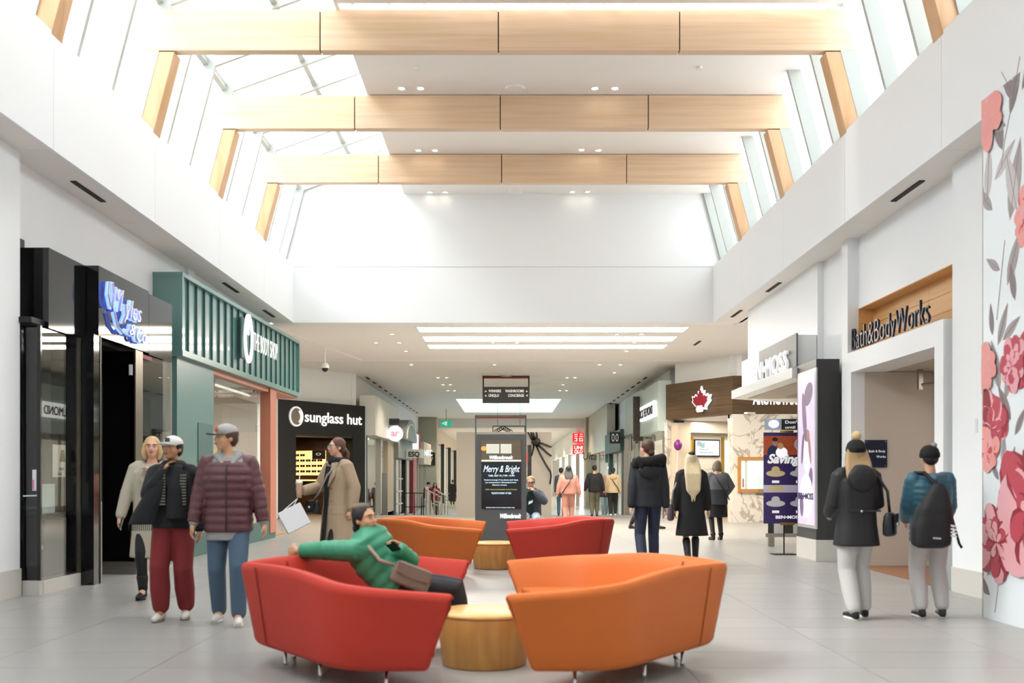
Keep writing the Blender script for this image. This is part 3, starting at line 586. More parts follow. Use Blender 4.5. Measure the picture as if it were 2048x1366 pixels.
s2 = thing('blade_sign', 'small dark blade sign above the round white one', 'sign', (q.x+.2, q.y+3, 3.5)); bx('plate', -4.6, -4.2, 38.5, 38.56, 3.3, 3.55, charcoal, s2); bx('bracket', -4.66, -4.6, 38.5, 38.56, 3.2, 3.6, steel, s2); text('lettering', 'GIADA', black_p, (-4.56, 38.49, 3.36), 0, .13, s2, ext=.01, width=.32, bold=.03)
b2 = LW.at(815)
t, h = simple_shop(LW, 'mall_shopfront', 'grey arched shopfront between black columns on the left', b1, b2, 2.9, 2.1, grey_p, -.4, cream_p, glow_w, [(b1, b1+.9, black_p), (b2-1.3, b2-.6, black_p)])
q = LW.p((b1+b2)/2, 2.9, .25)
ar = MB(); n_ = 16; ar.prism([LW.p((b1+b2)/2-2.6*cos(pi*i/n_), 2.9+.95*sin(pi*i/n_), -.3) for i in range(n_+1)], LW.n.to_3d()*.8); ar.build('arch', grey_p, t)
MB().tube([LW.p((b1+b2)/2-2.2*cos(pi*i/n_), 2.95+.7*sin(pi*i/n_), .5) for i in range(n_+1)], .05, 6).build('arch_rib', pale, t)
bx('sign_box', -4.6, -3.85, 45.0, 45.3, 2.15, 2.55, gloss_white, t); text('sign_lettering', 'ESQ', black_p, (-4.5, 44.98, 2.22), 0, .22, t, ext=.01, width=.5, bold=.03)
for k in range(3): LW.box('display_shelf', b1+1.4, b1+3.2, .1+.55*k, .14+.55*k, -.5, .1, pale, t)
b3 = LW.at(837)
t, h = simple_shop(LW, 'mall_shopfront', 'shopfront with a big maroon box header on the left', b2, b3, 3.65, 2.3, maroon, -.55, pale, glow_c, [(b2+2.4, b2+4.2, maroon)], .1)
bx('lit_sign', -4.75, -4.71, 49.2, 52.4, 2.4, 3.5, glow_w, t)
b4 = LW.at(852)
t, h = simple_shop(LW, 'mall_shopfront', 'cream stone shopfront with pale lettering on the left', b3, b4, 3.2, 2.0, cream_p, -.55, pale, glow_c, [], .3)
text('sign_lettering', 'UNKC', glow_c, (-4.72, LW.p(b3, 0).y+.25, 2.45), 0, .32, t, ext=.03, width=.6, bold=.03)
t = thing('corridor_pier', 'grey green pier at the end of the left shop row', 'pier', (-4.8, 60, LOW)); bx('shaft', -5.34, -4.3, 59.4, 60.6, LOW, ZS-.01, mat('olive_grey', '#a7a493', .6), t); bx('shaft_trim', -4.3, -4.25, 59.4, 60.6, LOW, ZS-.01, cream_p, t)
s3 = thing('blade_sign', 'small black square sign on the far left pier', 'sign', (-4.6, 59, 2.2)); bx('plate', -4.95, -4.35, 59.3, 59.4, 2.0, 2.75, black_p, s3); text('lettering', 'W', white_l, (-4.8, 59.29, 2.2), 0, .3, s3, ext=.01, width=.3)
# far space beyond the low bulkhead
FL = Front((-4.55, 62), (-4.55, 96)); t = FL.thing('glazed_shopfront', 'tall glazed shopfront with dark posts in the far left distance')
FL.box('glowing_wall', 0, FL.L, LOW, 4.2, -.6, -.5, glow_w, t)
for k in range(5): FL.box('post', k*8.2-.12 if k else 0, k*8.2+.12, LOW, 3.6, -.2, .03, black_p, t)
for k in range(4): FL.box('pane', k*8.2+.25, k*8.2+7.85, LOW, 3.55, -.2, -.18, clear, t)
FL.box('header', 0, FL.L, 3.6, 4.29, -.5, .08, cream_p, t)
FR = Front((4.3, 97), (4.3, 62)); t = FR.thing('glazed_shopfront', 'bright white shopfront in the far right distance')
FR.box('glowing_wall', 0, FR.L, LOW, 4.2, -.6, -.5, mat('bright_glow_wall', '#ffffff', .6, emit='#fff8ee', es=1.3), t)  # wall glows by itself in place of the shop's lighting
for k in range(5): FR.box('post', k*8.4, k*8.4+.1, LOW, 2.9, -.2, .02, steel, t)
for k in range(4): FR.box('pane', k*8.4+.2, k*8.4+8.3, LOW, 2.9, -.2, -.18, clear, t)
FR.box('header', 0, FR.L, 2.9, 4.29, -.5, .08, white, t)
wf = MB().box(-10, 10, 98, 98.2, LOW, 4.5); struct(wf.build('wall_far', warm), 'pale far end wall of the mall')
for k, (z_, l) in enumerate(((3.45, 'upper'), (2.72, 'lower'))):
    t = thing('square_sign', 'red square lit sign with white characters, %s of the pair' % l, 'sign', (4.27, 62, z_), group='pair of red square signs')
    bx('bracket', 4.5, 4.62, 60.75, 61.5, z_+.2, z_+.26, steel, t); bx('box', 3.95, 4.65, 61.5, 61.62, z_-.02, z_+.56, mat('red_sign', '#d3201f', .4, emit='#d3201f', es=.7), t, .01)
    if k: text('lettering', 'UNI', lettering, (4.3, 61.49, z_+.29), 0, .2, t, ext=.01, width=.52, bold=.04, align='CENTER'); text('lettering', 'QLO', lettering, (4.3, 61.49, z_+.04), 0, .2, t, ext=.01, width=.52, bold=.04, align='CENTER')
    else:
        m = MB()
        for x0, x1, a, b in ((4.05, 4.25, .44, .49), (4.05, 4.25, .32, .37), (4.38, 4.55, .46, .5), (4.36, 4.57, .32, .37), (4.05, 4.22, .2, .24), (4.18, 4.23, .05, .24), (4.05, 4.2, .05, .09), (4.36, 4.56, .2, .24), (4.36, 4.40, .05, .24), (4.52, 4.56, .05, .24), (4.36, 4.56, .05, .09)):
            m.box(x0, x1, 61.48, 61.5, z_+a, z_+b)
        m.build('lettering', lettering, t)
# --- right shops farther down
RW = Front((4.85, 61), (4.85, 31.6))
e1, e2, e3 = RW.at(1218), RW.at(1250), RW.at(1285)
t = thing('corridor_pier', 'olive grey pier beside the red square signs', 'pier', (5, 60, LOW)); bx('shaft', 4.6, 5.34, 59.5, 60.8, LOW, ZS-.01, MATS['olive_grey'], t); bx('edge_strip', 4.57, 4.6, 59.5, 60.8, LOW, ZS-.01, cream_p, t)
t, h = simple_shop(RW, 'mall_shopfront', 'beige panelled shopfront with thin black lettering, far right', 1.6, e1, ZS-.02, 2.6, MATS['beige_paint'], LOW, MATS['beige_paint'], glow_w, [], .1)
text('sign_lettering', 'Ulta', blackm, (4.1, 55, 2.25), 0, .42, t, ext=.03, width=.75, shear=.15); bx('dark_awning', 4.75, 6.2, 49, 49.2, 2.0, 2.6, mat('slate_teal', '#4c5f5d', .6), t)
bx('sign_arm', 4.05, 4.8, 55.0, 55.06, 2.16, 2.2, steel, t)
for k in range(2): MB().ell((4.95+.6*k, 48.9, 1.75), (.1, .1, .1)).build('globe_lamp', lamp_m, t, True)
t, h = simple_shop(RW, 'mall_shopfront', 'dark teal framed shopfront with a two-ring sign on the right', e1, e2, 3.3, 2.4, MATS['slate_teal'], -.5, cream_p, glow_c, [(e1, e1+.5, MATS['slate_teal']), (e2-.9, e2-.1, black_p)], .2)
s_ = thing('blade_sign', 'black blade sign with two white ovals', 'sign', (4.4, 41.4, 2.9)); bx('plate', 4.19, 4.63, 41.4, 41.48, 2.69, 3.17, mat('sign_dark', '#2e3532', .5), s_); bx('bracket', 4.63, 4.84, 41.42, 41.46, 2.9, 2.96, charcoal, s_)
for k in range(2): MB().ring([[(4.33+.16*k+.055*r*cos(a), y_, 2.93+.16*r*sin(a)) for a in [2*pi*i/20 for i in range(20)]] for r, y_ in ((1, 41.398), (.75, 41.398), (.75, 41.385), (1, 41.385))], closed=True).build('oval', white_l, s_)
t, h = simple_shop(RW, 'mall_shopfront', 'glass shopfront with pale teal fascia on the right', e2, e3, 3.3, 3.0, mat('pale_teal', '#b9cac6', .4), -.3, pale, glow_c, [(e2, e2+.15, steel), (e3-.2, e3, MATS['pale_teal'])], .05, 4)
RW.box('fascia_glass', e2, e3, 3.3, 4.5, -.1, 0, MATS['pale_teal'], t)
t, h = simple_shop(RW, 'mall_shopfront', 'pale shopfront with a white lit sign band next to the brown shop', e3, RW.L, 4.35, 2.75, MATS['pale_teal'], 0, marble('white_marble', '#ded8ce', '#a3998c'), glow_w, [(e3, e3+.15, steel)], .12, 2, deep=.35)
sgn = RW.box('lit_sign', RW.at(1291), RW.at(1320), 3.25, 3.75, .12, .2, mat('lit_white_sign', '#ffffff', .5, emit='#ffffff', es=.9), t); RW.text('sign_lettering', 'BCK FELMOND', black_p, RW.at(1292), 3.34, .3, t, .205, ext=.02, width=(RW.at(1319)-RW.at(1292))*.98); RW.box('dark_blade', e3+.01, e3+.17, 2.6, 4.2, .0, .35, walnut, t)
# --- brown shop on the right splayed corner
A = Front((4.95, 31.45), (6.4, 28.6)); A2 = Front((6.4, 28.6), (10, 28.6))
T = A.thing('brown_shopfront', 'dark brown timber shop header with a red maple leaf over white marble piers')
brown = wood('dark_oak_cladding', '#5a462e', '#4a3822', (.7, .7, 10), .5); mar = MATS['white_marble']
for k in range(4): 
    A.box('cladding_board', .0, A.L, 3.1+k*.275+.003, 3.1+(k+1)*.275-.003, -.3, 0, brown, T); A2.box('cladding_board', 0, A2.L, 3.1+k*.275+.003, 3.1+(k+1)*.275-.003, -.3, 0, brown, T)
A.box('cladding_core', .02, A.L-.02, 3.11, 4.19, -.28, -.02, brown, T)
# maple leaf
c0 = A.at(1408); zc = A.z(1408, 803)
pts = [(0, 1), (.16, .62), (.34, .7), (.3, .3), (.62, .5), (.68, .36), (.98, .4), (.86, .12), (.98, .02), (.5, -.38), (.54, -.56), (.10, -.5), (.08, -.62)]
pts = pts+[(-x, y) for x, y in pts[::-1]][:-1]
for sc_, o_, m_, nm in ((.46, .06, mat('leaf_white', '#f3efef', .4, emit='#ffffff', es=.5), 'leaf_outline'), (.34, .12, mat('leaf_red', '#8c1f2c', .4), 'leaf_fill')):
    MB().prism([A.p(c0+x*sc_, zc+y*sc_, o_) for x, y in pts], A.n.to_3d()*.05).build(nm, m_, T)
A.box('leaf_base', c0-.14, c0+.14, zc-.32, zc-.12, .13, .18, MATS['leaf_white'], T, .04)
A2.text('sign_lettering', 'ARCTIC FAME DIAMONDS', lettering, A2.at(1505), 3.38, .34, T, .03, ext=.03, bold=.03, width=2.6)
pl, pr = A.at(1345), A.at(1463)
A.box('marble_pier', .0, A.at(1322), 0, 3.1, -.3, -.05, mar, T); A.box('cream_column', A.at(1322), pl, 0, 3.0, -.7, -.2, cream_p, T)
A2.box('marble_pier', 0, A2.at(1500), 0, 3.1, -.6, .0, mar, T); A2.box('marble_wall', A2.at(1500), A2.L, 0, 3.1, -.3, .0, mar, T)
ga, gb = A2.at(1475), A2.at(1545); gz0, gz1 = A2.z(1480, 985), A2.z(1480, 914)
gf = thing('display_niche', 'gold framed lit display niche in the marble wall', 'display case', A2.p((ga+gb)/2, gz0))
for nm, a_, b_, c_, d_ in (('frame_rail', ga, gb, gz0, gz0+.1), ('frame_rail', ga, gb, gz1-.1, gz1), ('frame_stile', ga, ga+.09, gz0+.1, gz1-.1), ('frame_stile', gb-.09, gb, gz0+.1, gz1-.1)): A2.box(nm, a_, b_, c_, d_, 0, .06, mat('gold_paint', '#b8864a', .4), gf)
A2.box('lit_back', ga+.09, gb-.09, gz0+.1, gz1-.1, .0, .01, glow_c, gf); A2.box('pane', ga+.09, gb-.09, gz0+.1, gz1-.1, .04, .045, clear, gf); A2.box('white_divider', ga+.2, ga+.27, gz0+.1, gz1-.1, .01, .03, gloss_white, gf); A2.box('red_caption', ga+.14, ga+.17, gz0+.15, gz0+.4, .03, .034, red_b, gf)
A.box('shop_ceiling', .0, A.L+.3, 3.1, 3.15, -4.6, -.3, warm, T); A.box('back_wall', -.2, A.L+3, 0, 3.1, -4.7, -4.6, mat('shop_cream', '#ded6c8', .6), T)
lamp('shop_light', 'AREA', tuple(A.p(1.3, 3.05, -1.6)), 55, (1, .93, .82), 2.2)
AR = Front(A.p(-.35, 0, -.3).xy, A.p(-.35, 0, -4.6).xy)       # side wall that shows through the shop opening
cream_w = mat('shop_cream', '#ded6c8', .6); r0, r1, r2, r3 = AR.at(1340), AR.at(1382), AR.at(1443), AR.at(1480)
AR.box('side_wall', .40, AR.L, 0, 3.1, -.1, 0, cream_w, T); AR.box('bulkhead', .40, AR.L, 2.72, 3.1, 0, .35, beige, T)
AR.box('lit_cabinet', r0, r1-.05, .9, 2.5, 0, .03, glow_w, T); AR.box('lit_cabinet', r2+.05, r3, .9, 2.5, 0, .03, glow_w, T); AR.box('screen_panel', r1+.05, r2-.05, .9, 2.6, 0, .04, cream_w, T)
for x in (r1, r2): AR.box('gold_post', x-.04, x+.04, 0, 2.6, 0, .1, gold, T)
for k_ in range(4):
    for a_, b_ in ((r0, r1-.06), (r1+.06, r2-.06), (r2+.06, r3)): AR.box('glass_shelf', a_, b_, 1.0+.28*k_, 1.02+.28*k_, .04, .3, clear, T) if k_ < 3 or a_ != r1+.06 else None
tv = thing('wall_screen', 'wall screen showing a pale notice inside the brown shop', 'screen', AR.p((r1+r2)/2, 2.0, .1)); t0, t1 = AR.at(1385), AR.at(1436)
AR.box('bezel', t0, t1, 1.96, 2.52, .05, .1, blackm, tv); AR.box('picture', t0+.04, t1-.04, 2.0, 2.48, .1, .105, mat('screen_pic', '#c9d4dc', .4, emit='#c9d4dc', es=.35), tv)
for k_ in range(3): MB().tube([AR.p(t0+.1+.3*i/8, 2.40-.05*k_+.04*sin(i*.8), .108) for i in range(9)], .012, 5).build('wave_mark', mat('teal_print', '#2c7a78', .5), tv)
AR.text('screen_text', 'FINANCING', MATS['slate_teal'], t0+.2, 2.17, .05, tv, .106, ext=.004); AR.text('screen_text', 'AVAILABLE NOW', MATS['slate_teal'], t0+.2, 2.07, .05, tv, .106, ext=.004)
bl = thing('balloon', 'purple balloon floating in the brown shop', 'balloon', P(1356, 890, 30.9)); q = P(1356, 890, 30.9); MB().ell(q, (.13, .13, .17)).build('skin', mat('purple_rubber', '#7c2b7e', .3), bl, True); MB().tube([q-Vector((0, 0, .17)), q-Vector((.05, 0, .8)), q-Vector((0, 0, 1.3))], .004, 5).build('string', white_l, bl)
for k_ in range(2):
    c = thing('glass_counter', 'glass jewellery counter inside the brown shop, %s' % ('by the cream column', 'by the marble pier')[k_], 'counter', A.p(.9+k_*1.3, 0, -2))
    A.box('cabinet', .5+k_*1.35, 1.6+k_*1.35, 0, .75, -2.2, -1.6, mat('tan_wood', '#a98d66', .5), c); A.box('glass_case', .5+k_*1.35, 1.6+k_*1.35, .75, 1.0, -2.2, -1.6, clear, c); A.box('light_strip', .52+k_*1.35, 1.58+k_*1.35, .95, .98, -2.15, -2.1, cool_light, c)
# --- jeweller canopy and light box on the right
T = thing('jeweller_canopy', 'white jeweller canopy with block white letters on a steel plate', 'canopy', (4.9, 18.8, 3))
K = Front((4.735, 20.9), (4.735, 16.42))
MB().prism([(4.66, 16.44, 2.93), (4.66, 20.9, 2.93), (6.3, 22.0, 2.93), (8.6, 22.0, 2.93), (8.6, 16.55, 2.93), (5.12, 16.55, 2.93), (5.12, 16.44, 2.93)], (0, 0, .17)).build('canopy_slab', gloss_white, T, bevel=.004); bx('soffit_inset', 4.95, 8.2, 16.75, 20.7, 2.92, 2.928, cream_p, T); bx('soffit_inset', 5.6, 7.6, 17.2, 20.2, 2.91, 2.919, mat('tan_soffit', '#a9987f', .6), T)
bx('upper_box', 4.76, 5.09, 16.52, 20.4, 3.1, 3.65, white, T)
bx('steel_plate', 4.735, 4.76, 16.45, 18.9, 3.12, 3.67, mat('plate_grey', '#5c5d5f', .5), T)
K.text('sign_lettering', 'BEN•MOSS', white_l, K.at(1502), 3.12, .34, T, .0, ext=.05, width=K.at(1578)-K.at(1502), bold=.0, spacing=1.1)
bx('room_wall', 9.0, 9.1, 16.5, 21.0, 0, 3.1, cream_p, T)
LB = thing('light_box', 'black framed light box with a pale lilac bridal poster', 'light box', (4.9, 15.9, 0))
bx('frame', 4.74, 5.1, 15.4, 16.42, .33, 3.12, mat('box_black', '#353535', .4), LB, .004); bx('base', 4.73, 5.12, 15.39, 16.43, 0, .33, plinth, LB, .004)
po = Front((4.74, 16.40), (4.74, 15.4)); a_, b_ = po.at(1600), po.at(1633)
po.box('rim', a_-.05, b_+.05, .50, 2.98, 0, .025, mat('silver_rim', '#c8c8c8', .35, metal=.5), LB)
lil = mat('lilac_poster', '#cfc3dc', .4, emit='#d3c7e2', es=.25, noise=.5, scale=(2, 3, 1.4)); po.box('poster', a_, b_, .55, 2.93, .025, .03, lil, LB)
gown = mat('gown_print', '#efe9f2', .5, emit='#efe9f2', es=.4); sh = mat('mauve_print', '#8a7393', .5); skn = mat('poster_skin', '#b98c86', .5); cc = (a_+b_)/2
def blob2(f, cx, cz, rx, rz_, m, par, o, n=18, nm='print', tilt=0):
    MB().prism([f.p(cx+rx*cos(a)*cos(tilt)-rz_*sin(a)*sin(tilt), cz+rx*cos(a)*sin(tilt)+rz_*sin(a)*cos(tilt), o) for a in [2*pi*i/n for i in range(n)]], f.n.to_3d()*.002).build(nm, m, par)
for (dx, z, rx, rz_, m_, ti) in ((.0, 1.0, .17, .35, gown, 0), (.02, 1.65, .09, .3, gown, 0), (-.04, 2.25, .05, .4, sh, .2), (.05, 2.6, .12, .16, sh, .5), (.03, 1.95, .06, .1, skn, 0), (.08, 1.75, .03, .25, skn, .25), (-.08, 1.75, .03, .25, sh, -.2), (-.1, .85, .05, .18, sh, .1), (.1, 1.25, .05, .2, sh, -.2)):
    blob2(po, cc+dx*2.3, z, rx*2.0, rz_, m_, LB, .03+.002*random.random(), tilt=ti)
po.text('poster_lettering', 'BEN•MOSS', mat('plum_print', '#4b3468', .5), a_+.03, .95, .1, LB, .034, ext=.004, width=(b_-a_)*.9, bold=.03)
# banner stand
BS = thing('banner_stand', 'purple sale banner on a slim black stand beside the light box', 'banner', (4.55, 16.75, 0)); bf = Front((4.27, 16.75), (5.0, 16.75))
purple = mat('purple_banner', '#3b2a66', .5); bz = lambda y: CAMH-(y-VY)*16.75/F
bs = bf.box('banner_sheet', 0, .72, bz(1047), bz(865), 0, .012, purple, BS)
bf.box('photo_print', 0, .72, bz(910), bz(872), .012, .014, mat('autumn_print', '#c0552f', .6, noise=.9, scale=(14, 14, 14)), bs)
nv = mat('navy_print', '#1d2c55', .6); bf.box('white_band', 0, .72, bz(985), bz(970), .012, .014, mat('lilac_band', '#d8cfe4', .5), bs)
blob2(bf, .15, bz(905), .09, .12, nv, bs, .015); blob2(bf, .19, bz(885), .045, .06, skn, bs, .017); blob2(bf, .19, bz(879), .05, .035, mat('hair_print', '#2a1c14', .6), bs, .019); blob2(bf, .3, bz(905), .1, .09, gown, bs, .018); blob2(bf, .28, bz(892), .05, .055, mat('blond_print', '#d5a76a', .6), bs, .02)
blob2(bf, .62, bz(889), .11, .11, MATS['lilac_band'], bs, .02); bf.text('banner_text', '50', nv, .55, bz(893), .09, bs, .024, ext=.002)
bf.text('banner_text', 'Savings', white_l, .06, bz(926), .15, bs, .024, ext=.003, width=.62, shear=.3, bold=.04)
ringm = mat('gold_ring_print', '#e3cf9a', .5); ringw = mat('silver_ring_print', '#d9dadd', .5)
for i, (cx, cz, m_) in enumerate(((.2, 947, ringm), (.6, 947, ringw), (.2, 1007, ringw), (.6, 1007, ringw))):
    blob2(bf, cx, bz(cz), .16, .055, m_, bs, .016); blob2(bf, cx, bz(cz-8), .07, .055, m_, bs, .018); bf.box('price_tag', cx-.06, cx+.06, bz(cz+19), bz(cz+14), .016, .018, white_l, bs)
blob2(bf, .2, bz(977), .14, .05, ringm, bs, .018); bf.text('banner_text', 'BEN•MOSS', white_l, .2, bz(1037), .05, bs, .016, ext=.003, width=.42, bold=.04)
bf.box('top_clip', .28, .5, bz(866), bz(861), -.005, .02, gold, BS); bf.box('foot_clip', .28, .52, bz(1050), bz(1045), -.005, .02, gold, BS)
MB().tube([(4.62, 16.77, 0), (4.62, 16.77, 2.05)], .012).build('pole', blackm, BS); bx('foot_plate', 4.42, 4.82, 16.62, 16.92, 0, .012, blackm, BS)
cd = bf.box('header_card', .02, .72, bz(860), bz(838), 0, .008, mat('card_black', '#2e2b2c', .5), BS); bf.box('card_photo', .02, .3, bz(860), bz(838), .008, .01, mat('pale_blue_print', '#b8cbe0', .5, noise=.3), cd); blob2(bf, .17, bz(848), .09, .07, gown, cd, .011)
bf.text('card_text', "Don't Pay", white_l, .36, bz(847), .05, cd, .012, ext=.002, width=.4, bold=.03); bf.text('card_text', 'until 2025', white_l, .36, bz(857), .045, cd, .012, ext=.002, width=.4, bold=.02)
DT = thing('display_counter', 'low steel display counter with striped front behind the banner', 'counter', (5.0, 19, 0)); 
bx('counter_top', 4.78, 6.6, 18.6, 19.3, .95, 1.0, steel, DT); bx('front_panel', 4.85, 6.6, 18.65, 18.7, .25, .9, charcoal, DT)
for k_ in range(5): bx('white_stripe', 4.95+k_*.36, 5.13+k_*.36, 18.63, 18.65, .25, .9, pale, DT)
for x_ in (4.86, 5.7, 6.5): bx('leg', x_, x_+.1, 18.65, 18.75, 0, .25, steel, DT)
bx('rail', 4.8, 6.6, 18.62, 18.68, .18, .25, steel, DT); bx('glass_case', 4.8, 6.6, 18.65, 19.25, 1.0, 1.3, clear, DT)
# --- cream portal shop with timber sign recess
T = thing('portal_shopfront', 'cream portal shopfront with dark lettering in a timber-lined recess', 'shopfront', (5.1, 13.2, 0))
bx('portal_head', 5.0, 5.5, 11.5, 14.82, 2.83, 3.12, white, T); bx('portal_jamb', 5.0, 5.5, 11.5, 11.74, 0, 2.83, white, T); bx('portal_jamb', 5.0, 5.2, 14.6, 14.82, 0, 2.83, white, T)
rz0, rz1 = 3.12, 3.80
for k_ in range(3): 
    za, zb = rz0+k_*(rz1-rz0)/3, rz0+(k_+1)*(rz1-rz0)/3
    for ya, yb in ((11.42, 12.9), (12.9, 14.86)): bx('timber_board', 5.42, 5.45, ya+.003, yb-.003, za+.003, zb-.003, maple, T)
    bx('timber_board', 5.2, 5.42, 14.84, 14.86, za+.003, zb-.003, maple, T)
bx('recess_backing', 5.45, 5.5, 11.42, 14.95, rz0, rz1, dark, T); bx('recess_soffit', 5.2, 5.42, 11.42, 14.86, rz1-.012, rz1, maple, T)
N = Front((5.13, 14.8), (5.13, 11.5)); N.text('sign_lettering', 'Bath&BodyWorks', mat('navy_metal_letter', '#2a2f45', .35, metal=.3), N.at(1707), 3.18, .34, T, .0, ext=.03, width=N.at(1862)-N.at(1707), bold=-.014)
bx('vestibule_wall', 5.2, 6.25, 14.6, 14.7, 0, 2.83, mat('taupe_wall', '#cfc4b8', .6), T); bx('vestibule_ceiling', 5.5, 8, 11.5, 14.6, 2.84, 2.9, beige, T); bx('inner_wall', 7.6, 7.7, 11.4, 14.7, 0, 2.9, beige, T); bx('side_wall', 5.5, 7.6, 11.4, 11.5, 0, 2.9, beige, T)
bx('door_edge', 6.25, 6.32, 14.5, 14.7, 0, 2.83, walnut, T); bx('entrance_mat', 5.06, 7.6, 11.76, 14.58, 0, .008, mat('brown_floor', '#8a5f44', .6, noise=.1), T)
MB().tube([(5.9, 14.3, 2.62), (7.0, 12.6, 2.62)], .02).build('shutter_rail', steel, T); bx('rail_bracket', 5.86, 5.92, 14.28, 14.34, 2.55, 2.84, steel, T)
pq = thing('wall_plaque', 'navy blue name plaque on the taupe entrance wall', 'plaque', (5.37, 14.58, 1.64)); bx('plate', 5.2, 5.52, 14.575, 14.598, 1.44, 1.84, mat('plaque_navy', '#16213f', .35), pq, .003)
text('lettering', 'Bath & Body', white_l, (5.25, 14.572, 1.66), 0, .035, pq, ext=.002, width=.24); text('lettering', 'Works', white_l, (5.36, 14.572, 1.58), 0, .035, pq, ext=.002)
for x_, z_ in ((5.225, 1.465), (5.495, 1.465), (5.225, 1.815), (5.495, 1.815)): MB().ell((x_, 14.574, z_), (.008, .004, .008), 8, 4).build('stud', steel, pq)
lamp('vestibule_light', 'AREA', (6.6, 13, 2.8), 10, (1, .9, .78), .8)
# --- floral hoarding
HB = Front((4.41, 9.29), (4.41, -1.0)); T = HB.thing('floral_hoarding', 'pale blue hoarding printed with pink and crimson peonies', 'hoarding')
pale_b = mat('pale_blue_board', '#e3eaed', .35)
for k_ in range(4): HB.box('board', k_*2.575+.002, (k_+1)*2.575-.002, 0, 4.8, -.06, 0, pale_b, T)
bx('end_return', 4.42, 5.05, 9.29, 9.33, 0, 4.8, MATS['olive_grey'], T)
leafm = [mat('leaf_grey_a', '#a29a9a', .6), mat('leaf_grey_b', '#877d80', .6), mat('leaf_grey_c', '#c2bdbd', .6)]
petm = [mat('petal_pink', '#e0a5ab', .6), mat('petal_rose', '#b84453', .6), mat('petal_crimson', '#8e2532', .6), mat('petal_magenta', '#c23b63', .6), mat('petal_coral', '#e59a92', .6)]
def clip(pts, o, m, nm):
    q = [(max(.004, d), min(4.79, max(.004, z))) for d, z in pts]
    if max(d for d, z in q)-min(d for d, z in q) < .02: return
    MB().prism([HB.p(d, z, o) for d, z in q], HB.n.to_3d()*.00005).build(nm, m, T)
lk = 0
def leaf(d, z, L, ang, m, wd=.3):
    n_ = 8; a = []; cx, cz = cos(ang), sin(ang)
    for i in range(n_+1): s_ = i/n_; a.append((L*s_, L*wd*sin(pi*s_**.8)*.5))
    for i in range(n_-1, 0, -1): s_ = i/n_; a.append((L*s_, -L*wd*sin(pi*s_**.8)*.5))
    global lk; lk = (lk+1) % 16; lo = .0004+.0001*lk
    clip([(d+x*cx-y*cz, z+x*cz+y*cx) for x, y in a], lo, m, 'printed_leaf')
    MB().tube([HB.p(max(.004, d+L*f*cx), z+L*f*cz, .001) for f in (0, .5, .95)], .003, 4).build('printed_vein', leafm[1], T)
def petal(d, z, L, wd, ang, m, o, rd):
    a = []; cx, cz = cos(ang), sin(ang)
    for i in range(14):
        t_ = 2*pi*i/14; x = L*(.5-.5*cos(t_)); y = wd*sin(t_)*(.55+.55*x/L)*(1+.12*sin(3*t_+ang*5)); a.append((x, y))
    clip([(d+x*cx-y*cz, z+x*cz+y*cx) for x, y in a], o, m, 'printed_petal')
def flower(d, z, r, pal, seed):
    rd = random.Random(seed); o = .003+.007*(seed % 3); light, deep, mid = (petm[i] for i in pal)
    for ring_, n_ in ((1., 7), (.82, 6), (.62, 6), (.42, 5), (.25, 4)):
        for i in range(n_):
            a = 2*pi*i/n_+ring_*4+rd.uniform(-.3, .3); L = r*ring_*rd.uniform(.85, 1.12); wd = L*rd.uniform(.36, .46); o += .0001
            petal(d, z-.15*r*(1-ring_), L, wd, a, deep if i % 3 else mid, o, rd); o += .0001
            petal(d+.10*L*cos(a), z-.15*r*(1-ring_)+.10*L*sin(a), L*.93, wd*.74, a+rd.uniform(-.1, .1), light if rd.random() < .72 else mid, o, rd)
hp = lambda px: HB.at(px); hz = lambda px, py: HB.z(px, py)
def fl_(px, py, r, pal, sd): flower(hp(px), hz(px, py), r, pal, sd)
fl_(1996, 1075, .40, (0, 2, 1), 1); fl_(2065, 1010, .62, (1, 2, 0), 2); fl_(1983, 850, .32, (1, 0, 2), 3); fl_(2026, 727, .24, (0, 3, 1), 4); fl_(1972, 735, .26, (4, 0, 4), 5); fl_(2052, 720, .25, (1, 1, 2), 6); fl_(1976, 900, .24, (4, 0, 1), 7); fl_(1978, 230, .30, (4, 0, 4), 8); fl_(2062, 430, .3, (4, 3, 0), 9)
for px, py, L_, an, mi in ((2005, 300, .55, 1.9, 1), (2020, 230, .5, 1.2, 1), (2032, 200, .45, 2.2, 1), (2044, 180, .4, .9, 1), (2012, 250, .35, 2.9, 0), (1975, 400, .5, 1.5, 2), (1990, 360, .45, .6, 2), (1985, 420, .4, 2.4, 0), (2020, 440, .7, 1.3, 0), (2034, 420, .6, 1.9, 2), (2040, 470, .5, .5, 0), (2015, 570, .5, 1.1, 0), (2000, 540, .3, 2.6, 0), (2030, 600, .35, 1.8, 1), (1985, 670, .3, 1.7, 1), (1996, 690, .4, 1.1, 0), (2006, 680, .35, .5, 0), (2000, 780, .5, 1.9, 0), (2010, 800, .4, 1.2, 0), (2022, 840, .4, 2.2, 1), (1990, 800, .45, 2.7, 0), (2030, 870, .3, .9, 1), (1975, 1150, .5, .7, 2), (1980, 1190, .4, 2.6, 1), (2008, 940, .35, 1.6, 0), (1998, 960, .25, 2.3, 1), (2018, 955, .3, 1.2, 0)):
    leaf(hp(px), hz(px, py), L_, an, leafm[mi])
for p_ in (((2003, 330), (2010, 280), (2024, 210), (2040, 160)), ((1994, 640), (2000, 580), (2010, 480)), ((2012, 900), (2006, 840), (2002, 780)), ((1990, 1225), (1996, 1180), (1998, 1150))):
    MB().tube([HB.p(hp(a), hz(a, b), .002) for a, b in p_], .004, 4).build('printed_stem', leafm[0], T)
